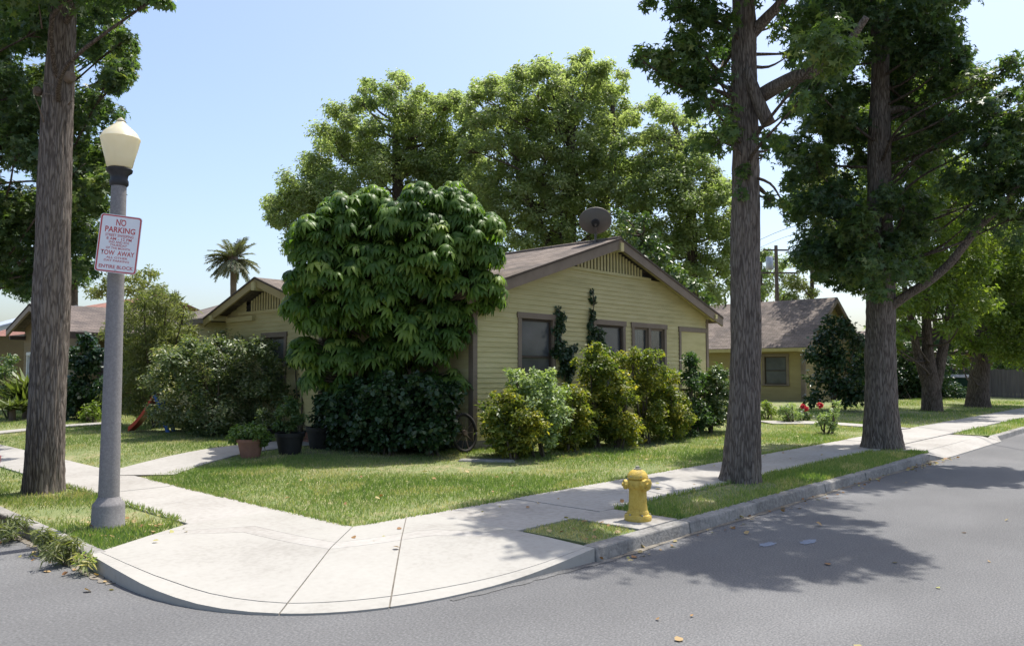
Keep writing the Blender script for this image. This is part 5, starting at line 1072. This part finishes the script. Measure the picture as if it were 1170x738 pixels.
# car parked along the left kerb, nearly all out of the picture
car = empty('parked_car', (1.66, 12.44, 0), 'dark parked car with a red tail light at the left edge', 'car')
secs = [(-2.25, .62, .42, .80), (-2.18, .80, .30, .92), (-1.9, .86, .22, 1.0), (-1.2, .88, .2, 1.02), (0, .89, .2, 1.0), (1.0, .89, .2, .95), (1.7, .86, .22, .86), (2.1, .78, .3, .72), (2.2, .6, .4, .62)]
def ringsec(y, hw, z0, z1): return [(-hw*.9, y, z0), (hw*.9, y, z0), (hw, y, z0+.18), (hw, y, (z0+z1)/2+.06), (hw*.93, y, z1-.03), (hw*.8, y, z1), (-hw*.8, y, z1), (-hw*.93, y, z1-.03), (-hw, y, (z0+z1)/2+.06), (-hw, y, z0+.18)]
def loft(secs):
    mb = MB(); vs = []; fs = []
    for s in secs: vs += ringsec(*s)
    for i in range(len(secs)-1):
        for k in range(10): fs.append((i*10+k, i*10+(k+1) % 10, i*10+10+(k+1) % 10, i*10+10+k)[::-1])
    fs += [tuple(range(10)), tuple(range((len(secs)-1)*10, len(secs)*10))[::-1]]; return mb.add(vs, fs)
body = loft(secs).build('body', M['carpaint'], car, smooth=True)
loft([(-1.75, .72, .98, 1.02), (-1.3, .70, .98, 1.38), (-.7, .68, .98, 1.47), (.1, .68, .98, 1.46), (.9, .72, .95, 1.02)]).build('cabin', M['glass'], car, smooth=True)
loft([(-1.28, .60, 1.372, 1.40), (-.7, .62, 1.462, 1.49), (.1, .6, 1.452, 1.48)]).build('roof', M['carpaint'], car, smooth=True)
for sx in (-1, 1):
    mb = MB(); mb.hexa([(sx*.52, -2.262, .66), (sx*.78, -2.2, .66), (sx*.82, -2.1, .66), (sx*.56, -2.19, .66), (sx*.52, -2.255, .88), (sx*.80, -2.19, .88), (sx*.862, -2.0, .88), (sx*.56, -2.17, .88)]); mb.build('tail_light', M['taillight'], car)
    for sy in (-1.4, 1.35):
        mb = MB(); mb.lathe([(.2, -.1), (.31, -.1), (.325, -.06), (.325, .06), (.31, .1), (.2, .1)], (sx*.79, sy, .325), 24, (1, 0, 0)); wl = mb.build('wheel', M['rubber'], car, smooth=True)
        mb = MB(); mb.lathe([(.2, -.08), (.19, .085), (.05, .1)], (sx*.79, sy, .325), 16, (sx, 0, 0)); mb.build('rim', M['alu'], wl, smooth=True)
mb = MB(); mb.box(-.8, .8, -2.31, -2.17, .34, .56); mb.build('bumper', M['carpaint'], car, bevel=.04)

# ------------------------------------------------------------------ grass, weeds, fallen leaves
def inpoly(p, poly):
    x, y = p[:, 0], p[:, 1]; r = np.zeros(len(p), bool); n = len(poly)
    for i in range(n):
        x1, y1 = poly[i]; x2, y2 = poly[(i+1) % n]
        r ^= ((y1 > y) != (y2 > y)) & (x < (x2-x1)*(y-y1)/(y2-y1+1e-12)+x1)
    return r
LAWN_HOLES = [[(4, 12.45), (6.3, 13.4), (7.5, 14.05), (8.7, 14.4), (10.4, 14.5), (10.4, 15.9), (8.5, 15.8), (7.0, 15.45), (5.7, 14.7), (4, 13.9)], [(11.0, 11.1), (20.9, 11.1), (20.9, 25), (10.3, 25), (10.3, 15.8)], [(24, 7), (25.1, 7), (25.1, 8.6), (24.4, 10.2), (23, 11.1), (22.5, 10.3), (23.8, 9.2)], [(5, 24), (6.6, 24.2), (9, 24.6), (9, 25.4), (6.5, 25), (5, 24.8)]]
G = np.random.default_rng(5); TRUNKS = [tuple(gp(x, y)[:2]) for x, y in ((51, 560), (845, 552), (1008, 514))]
def lowf(p):   # patchiness of the turf
    return .5+.25*np.sin(p[:, 0]*1.1+1.3*np.sin(p[:, 1]*.7))+.25*np.sin(p[:, 1]*1.7+1.1*np.sin(p[:, 0]*1.3+2))
gP, gS, gT = [], [], []
def blades(x0, x1, y0, y1, dens, zf, hmean, keep=None, dry=0.):
    n = int((x1-x0)*(y1-y0)*dens); p = np.stack([G.uniform(x0, x1, n), G.uniform(y0, y1, n)], 1); k = np.ones(n, bool)
    if keep is not None: k &= inpoly(p, keep)
    for h in LAWN_HOLES: k &= ~inpoly(p, h)
    for tx, ty in TRUNKS: k &= ~((np.hypot(p[:, 0]-tx, p[:, 1]-ty) < .55) & (G.random(n) < .75))
    lf = lowf(p)+G.normal(0, .16, n); k &= (lf > .16+G.uniform(0, .18, n)); p = p[k]; lf = lf[k]
    z = np.array([zf(a, b) for a, b in p]); gP.append(np.column_stack([p, z])); gS.append(hmean*.8*G.uniform(.5, 1.4, len(p))*(.7+.5*np.clip(lf, 0, 1))); gT.append(.70-.55*lf+dry+.5*(np.sin(p[:, 0]*2.3+np.sin(p[:, 1]*3.1))*np.sin(p[:, 1]*2.7+1) > .5)*G.uniform(0, 1.3, n)[k]+G.normal(0, .17, len(p)))
lzf = lambda a, b: lawn_z(a, b)-.025
blades(5.06, 9.5, 7.10, 13, 2300, lzf, .06); blades(9.5, 16, 7.10, 11.6, 1500, lzf, .062); blades(16, 26, 7.10, 11.8, 800, lzf, .07); blades(26, 50, 7.1, 13, 160, lzf, .10)
blades(5.06, 11, 13, 23.5, 900, lzf, .06, dry=.06); blades(5.06, 12, 23.5, 36, 350, lzf, .08, dry=.12)
blades(2.8, 3.93, 7.9, 14, 3000, lambda a, b: .12, .075, [(2.8, 7.95), (3.93, 8.72), (3.93, 14), (2.8, 14)]); blades(2.8, 3.9, 14, 26, 500, lambda a, b: .12, .08)
blades(6.25, 7.1, 4.75, 5.67, 2500, lambda a, b: .12, .05, [(6.22, 4.77), (7.1, 4.77), (7.1, 5.66), (6.16, 5.66)], dry=.42); blades(7.94, 18.1, 4.75, 5.67, 1900, lambda a, b: .12, .075); blades(23.9, 40, 4.75, 5.66, 350, lambda a, b: .12, .1)
blades(10.9, 11.9, 10.6, 11.5, 900, lzf, .10)
# ragged fringe over the pavement edges
for (xa, xb, ya, yb, nq) in ((5.02, 5.10, 7.2, 12.5, 1500), (5.2, 20, 7.08, 7.14, 3000), (3.9, 3.97, 8.9, 13, 900), (7.95, 17.5, 5.64, 5.70, 1800), (8, 17, 4.70, 4.78, 1200)):
    p = np.stack([G.uniform(xa, xb, nq), G.uniform(ya, yb, nq), np.full(nq, .13)], 1); gP.append(p); gS.append(.07*G.uniform(.4, 1.3, nq)); gT.append(G.normal(.42, .2, nq))
gP = np.concatenate(gP); n = len(gP)
Ag = np.column_stack([G.normal(0, .55, n), G.normal(0, .55, n), np.ones(n)]); Ng = np.column_stack([G.normal(size=(n, 2)), np.full(n, .3)])
T_GR = (np.array([(-.085, 0, 0), (.085, 0, 0), (.05, .6, .08), (0, 1, .3), (-.05, .6, .08)]), np.array([(0, 1, 2), (0, 2, 4), (4, 2, 3)]))
tag(leaf_mesh('lawn_grass', gP, Ng, Ag, np.concatenate(gS), np.concatenate(gT), T_GR, L['grass']), 'patchy mown grass of the yard and kerb strips', 'grass', kind='stuff')
# weeds hanging over the left kerb
for k, (x, y, r, lb_) in enumerate([(20, 604, 22, 'grey-green weed clump on the left kerb, nearest the picture edge'), (48, 618, 19, 'grey-green weed clump at the broken bit of the left kerb'), (74, 630, 24, 'largest weed clump drooping over the left kerb'), (95, 640, 14, 'dry weed tuft at the start of the corner kerb')]):
    b = gp(x, y+4, .1); b[0] = min(b[0], KX+.06); d = proj(b)[2]; v = empty('weed_clump', b, lb_, 'weeds', 'weeds on the left kerb')
    c = b+np.array([0, .02, r*d/FPX*.35]); P, N, A, S, T = scatter([(c, r*d/FPX)], .10, 2.6, RNG, flat=.6, up=.4, subs=10, tmean=.55); P[:, 2] = np.maximum(P[:, 2], .01)
    leaf_mesh('foliage', P-b, N, A, S, T, T_LONG, L['willow'] if k != 3 else L['grass'], v)
    mb = MB(); mb.tube([(.06, 0, .02), (0, 0, .08)], .006, 4); mb.build('stem', M['twig'], v)
# fallen leaves along the gutters and on the grass
fl = []
for (n_f, x0, x1, y0, y1, z) in ((40, 2.3, 2.62, 6.9, 11, .012), (35, 2.85, 3.9, 7.95, 10, .16), (80, 6.2, 17.5, 4.35, 4.57, .012), (16, 3, 14, 1.5, 4.4, .012), (16, 6.2, 7.1, 4.8, 5.6, .155), (60, 5.2, 20, 7.2, 10.5, .22), (5, 4.6, 5.6, 6.0, 6.9, .152), (30, 6.2, 18, 5.7, 7.1, .155), (60, 16, 18.5, 4.3, 4.6, .02)):
    p = np.column_stack([G.uniform(x0, x1, n_f), G.uniform(y0, y1, n_f), np.full(n_f, z)]); fl.append(p)
fl = np.concatenate(fl); n = len(fl)
tag(leaf_mesh('fallen_leaves', fl, np.column_stack([G.normal(0, .35, (n, 2)), np.ones(n)]), G.normal(size=(n, 3)), G.uniform(.035, .085, n), G.uniform(0, 1, n), T_ROUND, L['dead']), 'dry fallen leaves along the gutters and grass', 'leaves', kind='stuff')

# ------------------------------------------------------------------ put every root that was built in world space on its own base
bpy.context.view_layer.update()
for o in list(SC.objects):
    if o.type == 'EMPTY' and o.parent is None and o.location.length < 1e-6 and o.children:
        lo, hi = np.full(3, 1e9), np.full(3, -1e9)
        for c in o.children_recursive:
            if c.type == 'MESH':
                co = np.empty(len(c.data.vertices)*3); c.data.vertices.foreach_get('co', co); co = co.reshape(-1, 3); lo = np.minimum(lo, co.min(0)); hi = np.maximum(hi, co.max(0))
        b = Vector(((lo[0]+hi[0])/2, (lo[1]+hi[1])/2, lo[2])); o.location = b
        for c in o.children: c.location = c.location-b
